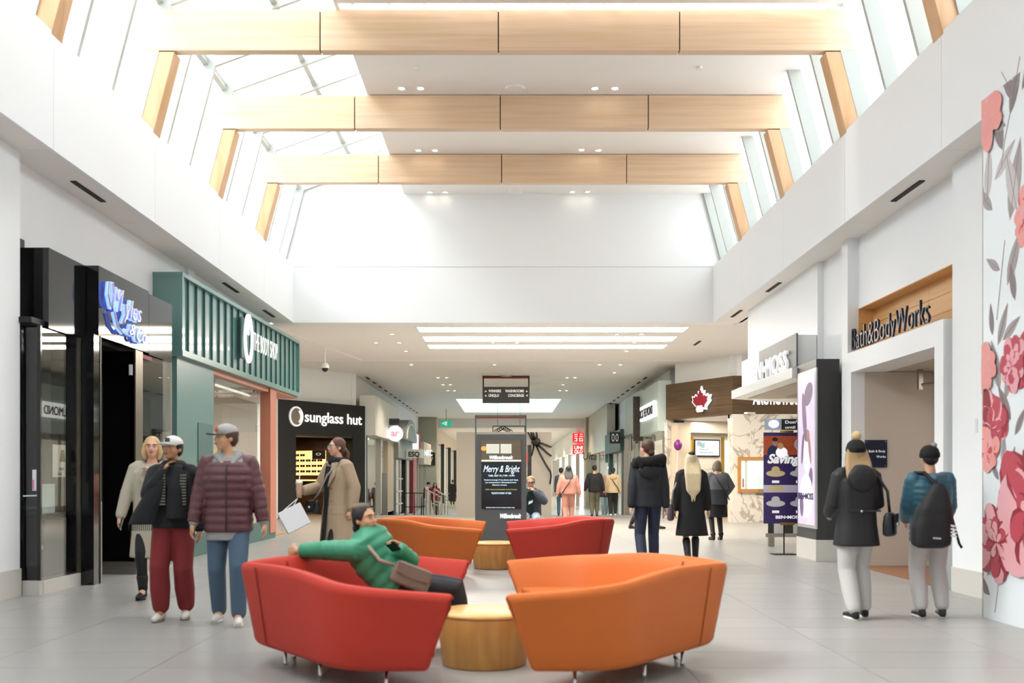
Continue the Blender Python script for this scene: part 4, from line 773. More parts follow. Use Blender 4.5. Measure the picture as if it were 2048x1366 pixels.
# ------------------------------------------------------------------ sofas and drum tables
def arc_path(pts, rad, n=6):
    out = []
    for i, p in enumerate(pts):
        p = Vector(p)
        if i in (0, len(pts)-1) or rad[i] == 0: out.append(p); continue
        a = (Vector(pts[i-1])-p); b = (Vector(pts[i+1])-p); r = min(rad[i], a.length*.48, b.length*.48)
        q0 = p+a.normalized()*r; q1 = p+b.normalized()*r
        for k in range(n+1):
            t = k/n; out.append(q0*(1-t)**2+p*2*t*(1-t)+q1*t*t)
    return out
def resample(pts, N):
    L = [0]
    for a, b in zip(pts[:-1], pts[1:]): L.append(L[-1]+(b-a).length)
    out = []
    for k in range(N):
        s = L[-1]*k/(N-1); i = 0
        while i < len(L)-2 and L[i+1] < s: i += 1
        t = (s-L[i])/max(1e-6, L[i+1]-L[i]); out.append(pts[i]*(1-t)+pts[i+1]*t)
    return out
def normals(pts):
    out = []
    for i in range(len(pts)):
        t = (pts[min(i+1, len(pts)-1)]-pts[max(i-1, 0)]).normalized(); out.append(Vector((t.y, -t.x)))
    return out
def sofa(X0, sg, Yc, m, mdark, label):
    """X0 = where the back's apex stands; sg = +1 opens towards +x; plan is a rounded half hexagon that flares upwards"""
    N = 57
    top = resample(arc_path([(1.66, -1.24), (1.05, -1.27), (0.0, 0), (1.05, 1.27), (1.66, 1.24)], [0, .75, .3, .75, 0]), N)
    bot = resample(arc_path([(1.50, -1.11), (.98, -1.12), (.13, 0), (.98, 1.12), (1.50, 1.11)], [0, .7, .25, .7, 0]), N)
    nt = normals(top); nb = normals(bot)
    if (Vector((1.2, 0))-top[N//2]).dot(nt[N//2]) < 0: nt = [-n for n in nt]; nb = [-n for n in nb]   # point inwards
    t = thing('lounge_sofa', label, 'sofa', (X0+sg*.9, Yc, 0), group='tub sofas around the drum tables')
    W = lambda q, z: (X0+sg*q.x, Yc+q.y, z)
    def rim(i): s = abs(i/(N-1)-.5)*2; return .698+.018*sin(pi*min(1, s/.6))-.09*max(0, (s-.35)/.65)**1.3
    rings = []
    TH = .105
    for i in range(N):
        zr = rim(i); o = top[i]; b = bot[i]; r = []
        def mix(z, inn): 
            f = (z-.14)/(zr-.14); return b*(1-f)+o*f+(nb[i]*(1-f)+nt[i]*f)*inn
        r += [W(mix(.14, .03), .14), W(mix(.155, 0), .155)]
        for f in (.3, .6, .9): r.append(W(mix(.14+(zr-.14)*f, 0), .14+(zr-.14)*f))
        for a in (20, 55, 90, 125, 160): r.append(W(mix(zr, TH/2-cos(R(a))*TH/2), zr-.035+sin(R(a))*.04))
        for f in (.85, .6, .45): r.append(W(mix(.14+(zr-.14)*f, TH+(1-f)*.10), .14+(zr-.14)*f))
        r += [W(mix(.30, TH+.10), .30), W(mix(.15, .12), .15)]
        rings.append(r)
    # rounded ends
    for e, j in ((0, 1), (N-1, N-2)):
        c = Vector(rings[e][0]); d = (top[e]-top[j]).normalized()
    MB().ring(rings).build('shell', m, t, True, bevel=.03, seg=3)
    # seat cushions: one per side, meeting at the apex seam
    half = N//2
    for a, b_ in ((2, half), (half, N-3)):
        mb = MB(); f = (.40-.14)/(.66-.14)
        pts = [bot[i]*(1-f)+top[i]*f+(nb[i]*(1-f)+nt[i]*f)*(TH+.06) for i in range(a, b_+1)]
        fr_ = [Vector((1.50, pts[0].y if a == 2 else 0)), Vector((1.50, 0 if a == 2 else pts[-1].y))]
        poly = pts+([Vector((1.12, 0)), Vector((1.18, -.35)), Vector((1.46, -.72)), Vector((1.54, pts[0].y))] if a == 2 else [Vector((1.54, pts[-1].y)), Vector((1.46, .72)), Vector((1.18, .35)), Vector((1.12, 0))])
        mb.prism([W(p, .20) for p in poly], (0, 0, .215)).build('seat_cushion', m, t, bevel=.035, seg=3)
    # piped seams
    for k, i in enumerate((half-5, half+5)):
        zr = rim(i)
        q = lambda z, inn: bot[i]*(1-(z-.14)/(zr-.14))+top[i]*((z-.14)/(zr-.14))+nt[i]*inn
        MB().tube([W(q(.16+.1*j*(zr-.18)/.5*1.0, -.004), .16+.1*j*(zr-.18)/.5) for j in range(6)], .005, 5).build('seam', mdark, t)
        MB().tube([W(q(z_, TH+.1*(1-(z_-.14)/(zr-.14))+.0), z_) for z_ in (.46, .52, .58, zr-.03)], .006, 5).build('seam', mdark, t)
    for i in (4, 16, 24, 32, 40, 52):
        q = bot[i]+nb[i]*.16; p = W(q, 0)
        MB().lathe(p, [(.014, 0), (.016, .005), (.012, .02), (.012, .15)], 10).build('leg', chrome, t, True)
    for q in (Vector((1.15, -.4)), Vector((1.15, .4))): MB().lathe(W(q, 0), [(.014, 0), (.016, .005), (.012, .02), (.012, .21)], 10).build('leg', chrome, t, True)
    return t
red_f = mat('red_leather', '#b5372a', .6, spec=.25, noise=.10, scale=(2.5, 2.5, 2.5), bump=.06, bscale=40); red_s = mat('red_seam', '#8e2f2c', .6)
org_f = mat('orange_leather', '#c2652b', .55, spec=.25, noise=.10, scale=(2.5, 2.5, 2.5), bump=.06, bscale=40); org_s = mat('orange_seam', '#a4511f', .6)
sofa(-1.98, 1, 7.05, red_f, red_s, 'near red tub sofa with a woman in green sitting in it')
sofa(1.64, -1, 7.05, org_f, org_s, 'near orange tub sofa, empty, nearest the camera')
sofa(-2.0, 1, 14.32, org_f, org_s, 'far orange tub sofa behind the woman in green')
sofa(1.62, -1, 14.32, red_f, red_s, 'far red tub sofa beside the dark information kiosk')
drumw = wood('drum_oak', '#cb9853', '#b47e40', (9, 9, 1.2), .4)
def drum(x, y, label):
    t = thing('drum_table', label, 'side table', (x, y, 0), group='round wooden drum tables')
    MB().lathe((x, y, 0), [(.01, .0), (.285, 0), (.295, .012), (.325, .33), (.325, .345)], 40).build('drum_body', drumw, t, True)
    MB().lathe((x, y, .345), [(.01, 0), (.33, 0), (.334, .012), (.33, .024), (.315, .03), (.01, .03)], 40).build('table_top', wood('drum_top', '#dcae6c', '#c99955', (3, 10, 3), .35), t, True)
    MB().lathe((x, y, 0), [(.28, .0), (.288, .0), (.288, .01), (.28, .01)], 40).build('base_ring', blackm, t)
drum(-.17, 6.97, 'near round wooden drum table between the near red and orange sofas'); drum(-.2, 14.25, 'far round wooden drum table in front of the dark kiosk')
# ------------------------------------------------------------------ information kiosk
Kk = thing('information_kiosk', 'dark grey digital information kiosk with a lit advert screen', 'kiosk', (-.13, 17.45, 0))
Y0 = 17.4; kx0, kx1 = P(950, 0, Y0).x, P(1053, 0, Y0).x; kz = lambda y: CAMH-(y-VY)*Y0/F
kgrey = mat('kiosk_grey', '#5d5f60', .45)
bx('cabinet', kx0, kx1, Y0, Y0+.22, .04, kz(868), kgrey, Kk, .008); bx('foot', kx0-.03, kx1+.03, Y0-.03, Y0+.25, 0, .04, charcoal, Kk)
for a_, b_ in ((kx0, kx0+.025), (kx1-.025, kx1)): bx('frame_post', a_, b_, Y0+.02, Y0+.08, kz(868), kz(832), kgrey, Kk)
bx('frame_rail', kx0, kx1, Y0+.02, Y0+.08, kz(834), kz(830), kgrey, Kk); bx('red_trim', kx0+.03, kx1-.03, Y0+.03, Y0+.07, kz(837), kz(834.2), mat('red_trim', '#b1554a', .5), Kk)
sx0, sx1 = P(963, 0, Y0).x, P(1042, 0, Y0).x
scr = bx('screen', sx0, sx1, Y0-.008, Y0, kz(1018), kz(880), mat('screen_dark', '#17181b', .1, emit='#1a1d24', es=.4), Kk)
sf = Front((sx0, Y0-.009), (sx1, Y0-.009)); sw = sx1-sx0
scene_p = mat('screen_scene', '#4a4332', .3, emit='#5a5240', es=.5, noise=.9, scale=(9, 9, 9)); sf.box('screen_picture', 0, sw, kz(922), kz(880), 0, .002, scene_p, scr)
glow_a = mat('screen_lights', '#e8d8ae', .4, emit='#ffe9b8', es=.8); ice = mat('screen_ice', '#c9e4f2', .4, emit='#cfeaf8', es=1.0); yel = mat('screen_yellow', '#b2a548', .4, emit='#c8b850', es=.6)
sf.box('screen_window', sw*.12, sw*.76, kz(907), kz(888), .002, .003, mat('screen_grey', '#a9aa9f', .4, emit='#b9baae', es=.6), scr); blob2(sf, sw*.06, kz(897), .05, .04, mat('screen_amber', '#d98b3c', .4, emit='#e79a45', es=.6), scr, .003)
sf.box('screen_window_bar', sw*.45, sw*.48, kz(907), kz(888), .003, .004, scene_p, scr); sf.box('screen_ledge', 0, sw, kz(923), kz(920), .003, .004, glow_a, scr)
sf.text('screen_text', 'Willowbrook', ice, sw*.2, kz(918), .06, scr, .005, ext=.002, width=sw*.6, shear=.25, bold=.04)
sf.text('screen_text', 'Merry & Bright', ice, sw*.05, kz(944), .12, scr, .005, ext=.002, width=sw*.92, shear=.35, bold=-.005)
for tx, y_, a_, b_, h_, m_ in (('TUES, NOV 19 | 7 PM - 10 PM', 953, .17, .66, .03, ice), ('Exclusive savings | Free photos with Santa', 961, .07, .86, .022, ice), ('Live entertainment | Giveaways & more', 966, .1, .78, .022, ice), ('Festive treats', 971, .28, .36, .022, ice), ('100% of proceeds benefit a local charity', 980, .1, .8, .022, yel), ('TICKETS START AT $25', 988, .25, .5, .03, ice), ('Purchase tickets at the concierge or online today', 1016, .12, .72, .02, ice)):
    sf.text('screen_text', tx, m_, sw*a_, kz(y_), h_, scr, .005, ext=.002, width=sw*b_)
sf.text('cabinet_lettering', 'Willowbrook', lettering, P(1000, 0, Y0).x-sx0, kz(1036), .075, Kk, .005, ext=.01, width=.37, shear=.25, bold=.05)
# ------------------------------------------------------------------ signs hanging from the low ceiling
G = thing('direction_sign', 'hanging charcoal directory sign with white words in a red-lined frame', 'sign', (-.1, 35, 3.9))
gy = 35.0; gx0, gx1 = P(965, 0, gy).x, P(1059, 0, gy).x; gz = lambda y: CAMH-(y-VY)*gy/F
gp = bx('panel', gx0, gx1, gy, gy+.12, gz(806), gz(774), charcoal, G, .005)
for a_, b_ in ((gx0, gx0+.05), (gx1-.05, gx1)): bx('frame_post', a_, b_, gy, gy+.1, gz(774), gz(752), mat('maroon_frame', '#4a2224', .5), G)
bx('frame_rail', gx0, gx1, gy, gy+.1, gz(755), gz(752), MATS['maroon_frame'], G); bx('red_liner', gx0+.05, gx1-.05, gy+.02, gy+.08, gz(757), gz(755), MATS['red_trim'], G); bx('red_liner', gx0+.05, gx1-.05, gy+.02, gy+.08, gz(775), gz(773.5), MATS['red_trim'], G)
MB().lathe((-.1, gy+.05, ZS-.06), [(.05, 0), (.22, .02), (.24, .06), (.05, .06)], 20).build('ceiling_rose', steel, G); bx('hanger', -.13, -.07, gy+.02, gy+.08, gz(752), ZS-.04, steel, G)
for s_, px_, py_, al in (('WINNERS', 977, 784.5, 'LEFT'), ('UNIQLO', 977, 793.5, 'LEFT'), ('WASHROOMS', 1048, 784.5, 'RIGHT'), ('CONCIERGE', 1048, 793.5, 'RIGHT')):
    text('lettering', s_, white_l, (P(px_, 0, gy).x, gy-.004, gz(py_)), 0, .095, gp, ext=.008, width={'WINNERS': .44, 'UNIQLO': .37, 'WASHROOMS': .66, 'CONCIERGE': .56}[s_], bold=.03, align=al)
def tri(px_, py_, left=False):
    c = P(px_, py_, gy-.005); pts_ = [(-.04, -.03), (.04, -.03), (0, .03)] if not left else [(.03, -.04), (.03, .04), (-.03, 0)]
    MB().prism([(c.x+a, c.y, c.z+b) for a, b in pts_], (0, -.004, 0)).build('arrow', white_l, gp)
tri(971.5, 782); tri(971.5, 791); tri(1053.5, 782); tri(1053.5, 791, True)
# small frame with leafy ornament, hanging farther off
O = thing('ornamental_sign', 'black hanging frame with a scrolled leaf ornament above the kiosk', 'sign', (0, 40, 3.0)); oy = 40.0
oz = lambda y: CAMH-(y-VY)*oy/F; ox = lambda x: (x-VX)*oy/F
bx('frame_rail', ox(985), ox(1050), oy, oy+.05, oz(853), oz(851.5), blackm, O); bx('frame_rail', ox(985), ox(1050), oy, oy+.05, oz(867.5), oz(866), blackm, O)
for x_ in (985, 1049): bx('frame_post', ox(x_), ox(x_)+.03, oy, oy+.05, oz(867), oz(852), blackm, O)
for x_ in (995, 1040): bx('hanger', ox(x_)-.008, ox(x_)+.008, oy+.02, oy+.035, oz(852), ZS, blackm, O)
for k_ in range(9):
    c = Vector((ox(1006+(k_-4)*3.6), oy-.01, oz(864-abs(4-abs(k_-4))*2.0))); MB().tube([c+Vector((.1*cos(a), 0, .1*sin(a)))*(1-a/12) for a in [i*.6 for i in range(12)]], .014, 5).build('scroll', blackm, O, True)
EX = thing('exit_sign', 'small green hanging exit sign in the far distance', 'exit sign', (-3.3, 52, 4.2)); bx('panel', -3.55, -2.95, 52, 52.08, 3.92, 4.25, MATS['exit_green'], EX); bx('hanger', -3.27, -3.23, 52.02, 52.06, 4.25, ZS, steel, EX); text('running_figure', '<E', white_l, (-3.45, 51.99, 4.0), 0, .18, EX, ext=.01, bold=.03)
# dome camera
q = P(650, 735, 27.0); D = thing('dome_camera', 'white dome security camera hanging from the ceiling over the alcove', 'camera', (q.x, q.y, q.z))
MB().tube([(q.x, q.y, ZS-.004), (q.x, q.y, q.z+.1)], .02).build('stem', gloss_white, D); MB().lathe((q.x, q.y, q.z-.02), [(.02, .16), (.09, .12), (.12, .02), (.11, 0)], 18).build('housing', gloss_white, D, True); MB().ell((q.x, q.y, q.z-.02), (.09, .09, .1)).build('dome', blackg, D, True)
# ------------------------------------------------------------------ grey booth with a giant toy spider
BO = thing('grey_booth', 'large plain grey booth standing in the mall behind the kiosk', 'booth', (-.15, 34, 0)); by = 33.0; boz = lambda y: CAMH-(y-VY)*by/F; box_ = lambda x: (x-VX)*by/F
bg_ = mat('booth_grey', '#9b948a', .6)
bx('front_panel', box_(913), box_(1055), by, by+.06, 0, boz(865), bg_, BO); bx('front_panel', box_(1063), box_(1103), by, by+.06, 0, boz(865), bg_, BO); bx('dark_door', box_(1055), box_(1063), by+.03, by+.08, 0, boz(890), blackm, BO); bx('door_head', box_(1055), box_(1063), by, by+.06, boz(890), boz(865), bg_, BO)
bx('side_panel', box_(913), box_(913)+.06, by+.06, by+.95, 0, boz(865), bg_, BO); bx('side_panel', box_(1103)-.06, box_(1103), by+.06, by+.95, 0, boz(865), bg_, BO); bx('back_panel', box_(913), box_(1103), by+.95, by+1, 0, boz(865), bg_, BO); bx('roof', box_(913), box_(1103), by, by+1, boz(865), boz(864), bg_, BO)
bx('red_notice', box_(1053.5), box_(1056), by-.01, by, boz(925), boz(905), mat('red_print', '#c23a2e', .5), BO)
SP = thing('toy_spider', 'giant black toy spider clinging to the grey booth', 'decoration', (box_(1070), by, boz(885))); sp = lambda x, y, o=.12: Vector((box_(x), by-o, boz(y)))
MB().ell(sp(1070, 884, .1), (.13, .09, .10)).build('head', blackm, SP, True); MB().ell(sp(1074, 883, .12), (.11, .1, .12)).build('abdomen', blackm, SP, True)
for pts_ in (((1066, 882), (1060, 872), (1056, 865)), ((1067, 881), (1064, 872), (1062, 865)), ((1069, 880), (1068, 872), (1066, 865)), ((1071, 880), (1074, 872), (1073, 865)), ((1075, 887), (1084, 887), (1094, 891), (1103, 894)), ((1074, 889), (1085, 897), (1094, 906), (1103, 912)), ((1072, 890), (1080, 908), (1092, 930), (1101, 944), (1102, 952), (1100, 968)), ((1068, 889), (1066, 900), (1063, 912))):
    MB().tube([sp(a, b, .1 if 0 < i < len(pts_)-1 else .02) for i, (a, b) in enumerate(pts_)], [.03]*(len(pts_)-1)+[.02], 7).build('leg', blackm, SP, True)
# ramp handrails
for k_, (x_, l) in enumerate(((-2.55, 'nearer the booth'), (-2.85, 'nearer the left shops'))):
    t = thing('handrail', 'steel ramp handrail, the one '+l, 'handrail', (x_, 35, 0)); rz_ = lambda y: -.055*max(0, min(10, y-34))
    MB().tube([(x_, 34.5, .9+rz_(34.5)), (x_, 38, .9+rz_(38)), (x_, 42, .9+rz_(42))], .025).build('top_rail', chrome, t); MB().tube([(x_, 34.5, .5+rz_(34.5)), (x_, 42, .5+rz_(42))], .018).build('mid_rail', chrome, t)
    for y_ in (34.5, 36.4, 38.3, 40.2, 42): MB().tube([(x_, y_, rz_(y_)), (x_, y_, .9+rz_(y_))], .025).build('post', chrome, t)
t = thing('barrier_rack', 'black metal rack with a white panel outside the arched shop', 'rack', (-4.0, 43, -.5)); q = (-4.45, 43.5)
for x_ in (-4.5, -4.1, -3.7): MB().tube([(x_, 43.5, -.5), (x_, 43.5, .6)], .02).build('upright', blackm, t)
MB().tube([(-4.5, 43.5, .6), (-3.7, 43.5, .6)], .02).build('rail', blackm, t); MB().tube([(-4.5, 43.5, 0), (-3.7, 43.5, 0)], .02).build('rail', blackm, t); MB().prism([(-3.62, 43.5, -.5), (-3.2, 43.5, -.5), (-3.5, 43.5, .9), (-3.62, 43.5, .9)], (0, .05, 0)).build('white_panel', pale, t)
# ------------------------------------------------------------------ people
class Blob(MB):
    """closed lumps fused into one continuous skin by voxel remeshing"""
    def limb(s, pts, rad, n=12, flat=None):
        """tapered limb with rounded ends; flat = (axis, factor) squashes the section along an axis"""
        pts = [Vector(p) for p in pts]; P_, R_ = [], []
        d0 = (pts[0]-pts[1]).normalized(); d1 = (pts[-1]-pts[-2]).normalized()
        for k in (85, 55, 25): P_.append(pts[0]+d0*rad[0]*sin(R(k))); R_.append(rad[0]*cos(R(k)))
        for i in range(len(pts)):
            P_.append(pts[i]); R_.append(rad[i])
            if i < len(pts)-1: P_.append((pts[i]+pts[i+1])/2); R_.append((rad[i]+rad[i+1])/2)
        for k in (25, 55, 85): P_.append(pts[-1]+d1*rad[-1]*sin(R(k))); R_.append(rad[-1]*cos(R(k)))
        i0 = len(s.v); s.tube(P_, R_, n)
        if flat:
            ax = Vector(flat[0]).normalized(); c = sum(pts, Vector())/len(pts)
            for k in range(i0, len(s.v)):
                v = Vector(s.v[k]); j = min(range(len(P_)), key=lambda q: (P_[q]-v).length); rel = v-P_[j]; s.v[k] = tuple(v-ax*rel.dot(ax)*(1-flat[1]))
        return s
    def fuse(s, name, m, parent, vox=.012, sm=3):
        me = bpy.data.meshes.new('tmp'); me.from_pydata(s.v, [], s.f); bm = bmesh.new(); bm.from_mesh(me); bmesh.ops.recalc_face_normals(bm, faces=bm.faces); bm.to_mesh(me); bm.free()
        t = bpy.data.objects.new('tmp', me)
        r = t.modifiers.new('r', 'REMESH'); r.mode = 'VOXEL'; r.voxel_size = vox; r.use_smooth_shade = True
        q = t.modifiers.new('s', 'SMOOTH'); q.factor = .5; q.iterations = sm
        out = bake(t); bpy.data.meshes.remove(me)
        out.name = name; out.materials.clear(); out.materials.append(m); out.polygons.foreach_set('use_smooth', [True]*len(out.polygons))
        o = bpy.data.objects.new(name, out); o.parent = parent; C.objects.link(o); WM[o.name] = Matrix(); return o
def ik(a, c, l1, l2, pole):
    a, c, pole = Vector(a), Vector(c), Vector(pole); d = c-a; L = min(d.length, (l1+l2)*.999); u = d.normalized(); c = a+u*L
    x = (l1*l1-l2*l2+L*L)/(2*L); h = sqrt(max(0, l1*l1-x*x)); p = (pole-u*pole.dot(u)); p = p.normalized() if p.length > 1e-5 else u.orthogonal().normalized()
    return a+u*x+p*h, c
skin_a = mat('skin_light', '#d9a58c', .5); skin_b = mat('skin_tan', '#c99a76', .5); skin_c = mat('skin_warm', '#b98560', .5)
eye_w = mat('eye_white', '#e6e0da', .3); eye_d = mat('eye_dark', '#20160f', .2); lip = mat('lip', '#a8605a', .5)
HAIR = {k: mat('hair_'+k, c, .55, noise=.35, scale=(60, 60, 8), bump=.25, bscale=120) for k, c in (('black', '#15110f'), ('brown', '#4a2f20'), ('blond', '#c9a976'), ('dirtyblond', '#a3865f'), ('pale', '#d9c6a0'), ('auburn', '#5d3a26'), ('grey', '#8b7a66'))}
def cloth(name, c, rough=.8, **k): return mat('cloth_'+name, c, rough, bump=.12, bscale=90, **k)
class Person:
    """local frame: feet on z = 0, faces -y, left hand side +x"""
    def __init__(s, label, loc, face, H=1.7, skin=skin_a, vox=.010, hands=None, feet=((.09, 0, .02), (-.09, 0, .02)), lean=0., head=(0, 0), far=False, bulk=1., seated=None, poles=None, curl=.7, group=None, hup=1.):
        s.k = k = H/1.72; s.vox = vox; s.far = far
        s.root = thing('person', label, 'person', loc, R(face), group=group); s.skin = skin
        V = lambda x, y, z: Vector((x*k, y*k, z*k))
        hands = hands or ((.27, -.02, .78), (-.27, -.02, .78))
        if seated: s.pel, s.che, s.nec, hips, s.lat, s.hlat = seated['pel'], seated['che'], seated['nec'], seated['hips'], Vector(seated['lat']).normalized(), Vector(seated.get('hlat', seated['lat'])).normalized()
        else:
            s.pel = V(0, 0, .93); s.che = V(0, -lean*.6, 1.28); s.nec = V(0, -lean, 1.46); hips = [V(.088, 0, .91), V(-.088, 0, .91)]; s.lat = s.hlat = Vector((1, 0, 0))
        s.pel, s.che, s.nec = Vector(s.pel), Vector(s.che), Vector(s.nec)
        up = (s.nec-s.che).normalized(); s.up = up; s.fw = s.lat.cross(up).normalized()     # forward = lat x up
        s.legs = []
        for i, sg in ((0, 1), (1, -1)):
            f = Vector(feet[i])*(1 if seated else k); an = f+Vector((0, .02*k, .07*k)); pole = Vector((.06*sg, -1, 0)) if not (poles and 'leg' in poles) else Vector(poles['leg'])
            kn, an = ik(hips[i], an, .435*k, .415*k, pole); s.legs.append((Vector(hips[i]), kn, an, f))
        s.arms = []
        for i, sg in ((0, 1), (1, -1)):
            sh = s.nec+s.lat*sg*.165*k*(.5+.5*bulk)-up*.065*k
            tgt = Vector(hands[i])*(1 if seated else k); pole = Vector((.45*sg, .8, -.2))
            if poles and i in poles: pole = Vector(poles[i])
            el, wr = ik(sh, tgt, .285*k, .255*k, pole); s.arms.append((sh, el, wr))
        # head frame
        yaw, pit = R(head[0]), R(head[1]); hf = s.fw*cos(yaw)+s.lat*sin(yaw); hu = (Vector((0, 0, 1))*.75+up*.25).normalized(); hf = (hf-hu*hf.dot(hu)).normalized()
        hf2 = (hf*cos(pit)+hu*sin(pit)); hu2 = (hu*cos(pit)-hf*sin(pit)); hl = hu2.cross(hf2).normalized()*-1
        hl = hf2.cross(hu2).normalized()*-1
        s.hc = s.nec+up*.03*k*hup+hu*.125*k+hf*.025*k; s.HM = Matrix((hl, -hf2, hu2)).transposed()   # columns: side, back(-fwd), up ; local -y = face
        s.curl = curl; s.build_body(bulk)
    def h(s, x, y, z): return s.hc+s.HM @ (Vector((x, y, z))*s.k)
    def sp(s, t):
        t *= s.k; a = (s.che-s.pel).length; b = (s.nec-s.che).length
        if t < a: return s.pel+(s.che-s.pel)*(t/a)
        return s.che+(s.nec-s.che)*((t-a)/b)
    def rings(s, B, rs, n=20, down=None, fwd_off=0):
        """rings along the spine: (t, half width, half depth[, forward shift]); t < 0 hangs below the pelvis along `down`"""
        out = []
        for r in rs:
            t, rx, ry = r[:3]; fo = r[3] if len(r) > 3 else 0
            if t < 0 and down is not None: c = s.pel+Vector(down).normalized()*(-t*s.k); upv = -Vector(down).normalized(); lat = s.hlat
            else:
                c = s.sp(t); upv = ((s.che-s.pel) if t < .3 else (s.nec-s.pel)).normalized(); f = max(0, min(1, t/.35)); lat = (s.hlat*(1-f)+s.lat*f)
            lat = (lat-upv*lat.dot(upv)).normalized(); fw = lat.cross(upv)
            q = []
            for i in range(n):
                a = 2*pi*i/n; ca, sa = cos(a), sin(a); e = .8
                q.append(c+lat*rx*s.k*math.copysign(abs(ca)**e, ca)+fw*(ry*math.copysign(abs(sa)**e, sa)+fo)*s.k)
            out.append(q)
        B.ring(out); return B
    def hand(s, B, el, wr, sg, curl):
        k = s.k; d = (wr-el).normalized(); side = s.fw if abs(d.dot(s.fw)) < .8 else Vector((0, 0, 1)); side = (side-d*side.dot(d)).normalized(); nrm = d.cross(side).normalized()*(1 if sg > 0 else -1)
        if nrm.dot(s.lat*-sg) < 0: nrm = -nrm      # palm faces the body
        B.limb([wr-d*.01*k, wr+d*.03*k], [.024*k, .027*k]); B.limb([wr+d*.035*k-side*.02*k, wr+d*.075*k-side*.028*k], [.017*k, .014*k]); B.limb([wr+d*.035*k+side*.02*k, wr+d*.075*k+side*.028*k], [.017*k, .014*k]); B.limb([wr+d*.03*k, wr+d*.08*k], [.02*k, .016*k])
        for j in range(4):
            o = (j-1.5)*.0205*k; L = (.062, .074, .07, .055)[j]*k; p = wr+d*.082*k+side*o; a1 = curl*.55; a2 = curl*1.25
            q = p+(d*cos(a1)+nrm*sin(a1))*L*.5; e = q+(d*cos(a2)+nrm*sin(a2))*L*.5; B.limb([p, q, e], [.0095*k, .009*k, .0075*k], 8)
        p = wr+d*.03*k+side*.026*k; q = p+(d*.6+side*.75+nrm*.35).normalized()*.036*k; e = q+(d*.9+side*.2+nrm*.45).normalized()*.032*k; B.limb([p, q, e], [.0125*k, .011*k, .009*k], 8)
        s.grip = getattr(s, 'grip', {}); s.grip[sg] = (wr+d*.085*k+nrm*.025*k, d, nrm, side)
    def build_body(s, bulk):
        B = Blob(); k = s.k
        s.rings(B, [(-.06, .12, .09), (0, .15*bulk, .105*bulk), (.14, .125*bulk, .09*bulk), (.32, .15*bulk, .105), (.42, .155, .09), (.475, .12, .075), (.51, .06, .06)], down=(0, 0, -1))
        B.limb([s.nec-s.up*.02*k, s.nec+s.up*.03*k, s.hc-s.HM @ Vector((0, -.005, .06))*k], [.06*k, .052*k, .05*k])
        for sh, el, wr in s.arms: B.limb([sh, el, wr], [.05*k, .038*k, .026*k])
        for hp, kn, an, f in s.legs: B.limb([hp, kn, an], [.075*k, .052*k, .036*k]); B.limb([an, f+Vector((0, -.07*k, .03*k))], [.036*k, .03*k])
        for (sh, el, wr), sg in zip(s.arms, (1, -1)): s.hand(B, el, wr, sg, s.curl)
        # head: skull, jaw, cheeks, brow, nose, ears
        M = s.HM
        def E(x, y, z, a, b, c): B.ell(s.h(x, y, z), (a*k, b*k, c*k), 16, 10, M)
        E(0, .012, .03, .074, .092, .086); E(0, -.02, -.03, .060, .066, .072); E(0, -.045, -.078, .036, .036, .03); E(0, -.062, .03, .052, .03, .022)
        for g in (1, -1): E(g*.036, -.055, -.02, .026, .026, .026); E(g*.074, .012, -.005, .011, .02, .03)
        B.limb([s.h(0, -.086, .012), s.h(0, -.098, -.018)], [.009*k, .013*k], 8); E(0, -.096, -.022, .017, .013, .011); E(0, -.078, -.05, .024, .016, .014)
        s.body = B.fuse('body', s.skin, s.root, s.vox, 2)
        if not s.far:
            for g in (1, -1):
                e = MB().ell(s.h(g*.031, -.074, .008), (.0115*k, .008*k, .0065*k), 10, 6, M).build('eye', eye_w, None, True); s.att(e, s.body)
                e2 = MB().ell(s.h(g*.031, -.0815, .008), (.0062*k, .004*k, .0058*k), 8, 5, M).build('iris', eye_d, None, True); s.att(e2, s.body)
                b = MB().tube([s.h(g*.014, -.090, .03), s.h(g*.03, -.090, .034), s.h(g*.05, -.080, .029)], .0042*k, 6).build('eyebrow', s.brow(), None, True); s.att(b, s.body)
            l = MB().ell(s.h(0, -.094, -.05), (.024*k, .007*k, .0085*k), 12, 6, M).build('mouth', lip, None, True); s.att(l, s.body)
    def brow(s): return mat('brow', '#4a3626', .7)
    def att(s, o, par=None):
        o.parent = par or s.root; o.matrix_parent_inverse = Matrix(); return o
    def mk(s, mb, name, m, par=None, smooth=True, **kw): return s.att(mb.build(name, m, None, smooth, **kw), par)
    # --- garments
    def top(s, name, m, hem=-.10, w=(.19, .15), sleeve=(.075, .066, .052), quilt=0, flare=0., neck=.5, cuff=.02, vox=None, extra=None, down=(0, 0, -1), shrug=1., flat_hem=True):
        B = Blob(); W_, D_ = w
        base = [(hem, W_+flare, D_+flare*.8), (0, W_, D_), (.14, W_*.97, D_*.95), (.33, W_*1.06, D_), (.42, W_*1.05*shrug, D_*.88), (.475, W_*.8, D_*.72), (neck, .085, .085)]
        if quilt:
            def ev(t):
                for a, b in zip(base[:-1], base[1:]):
                    if a[0] <= t <= b[0]: f = (t-a[0])/(b[0]-a[0]); return [a[i]*(1-f)+b[i]*f for i in (1, 2)]
                return base[-1][1:]
            rs = []; n = int((neck-.04-hem)/quilt)*6
            for i in range(n+1):
                t = hem+(neck-.04-hem)*i/n; q = ev(t); bb = .013*(abs(sin(pi*(t-hem)/quilt))**.6)-.008; rs.append((t, q[0]+bb, q[1]+bb))
            rs.append((neck, .085, .085)); base = rs
        s.rings(B, base, 24, down)
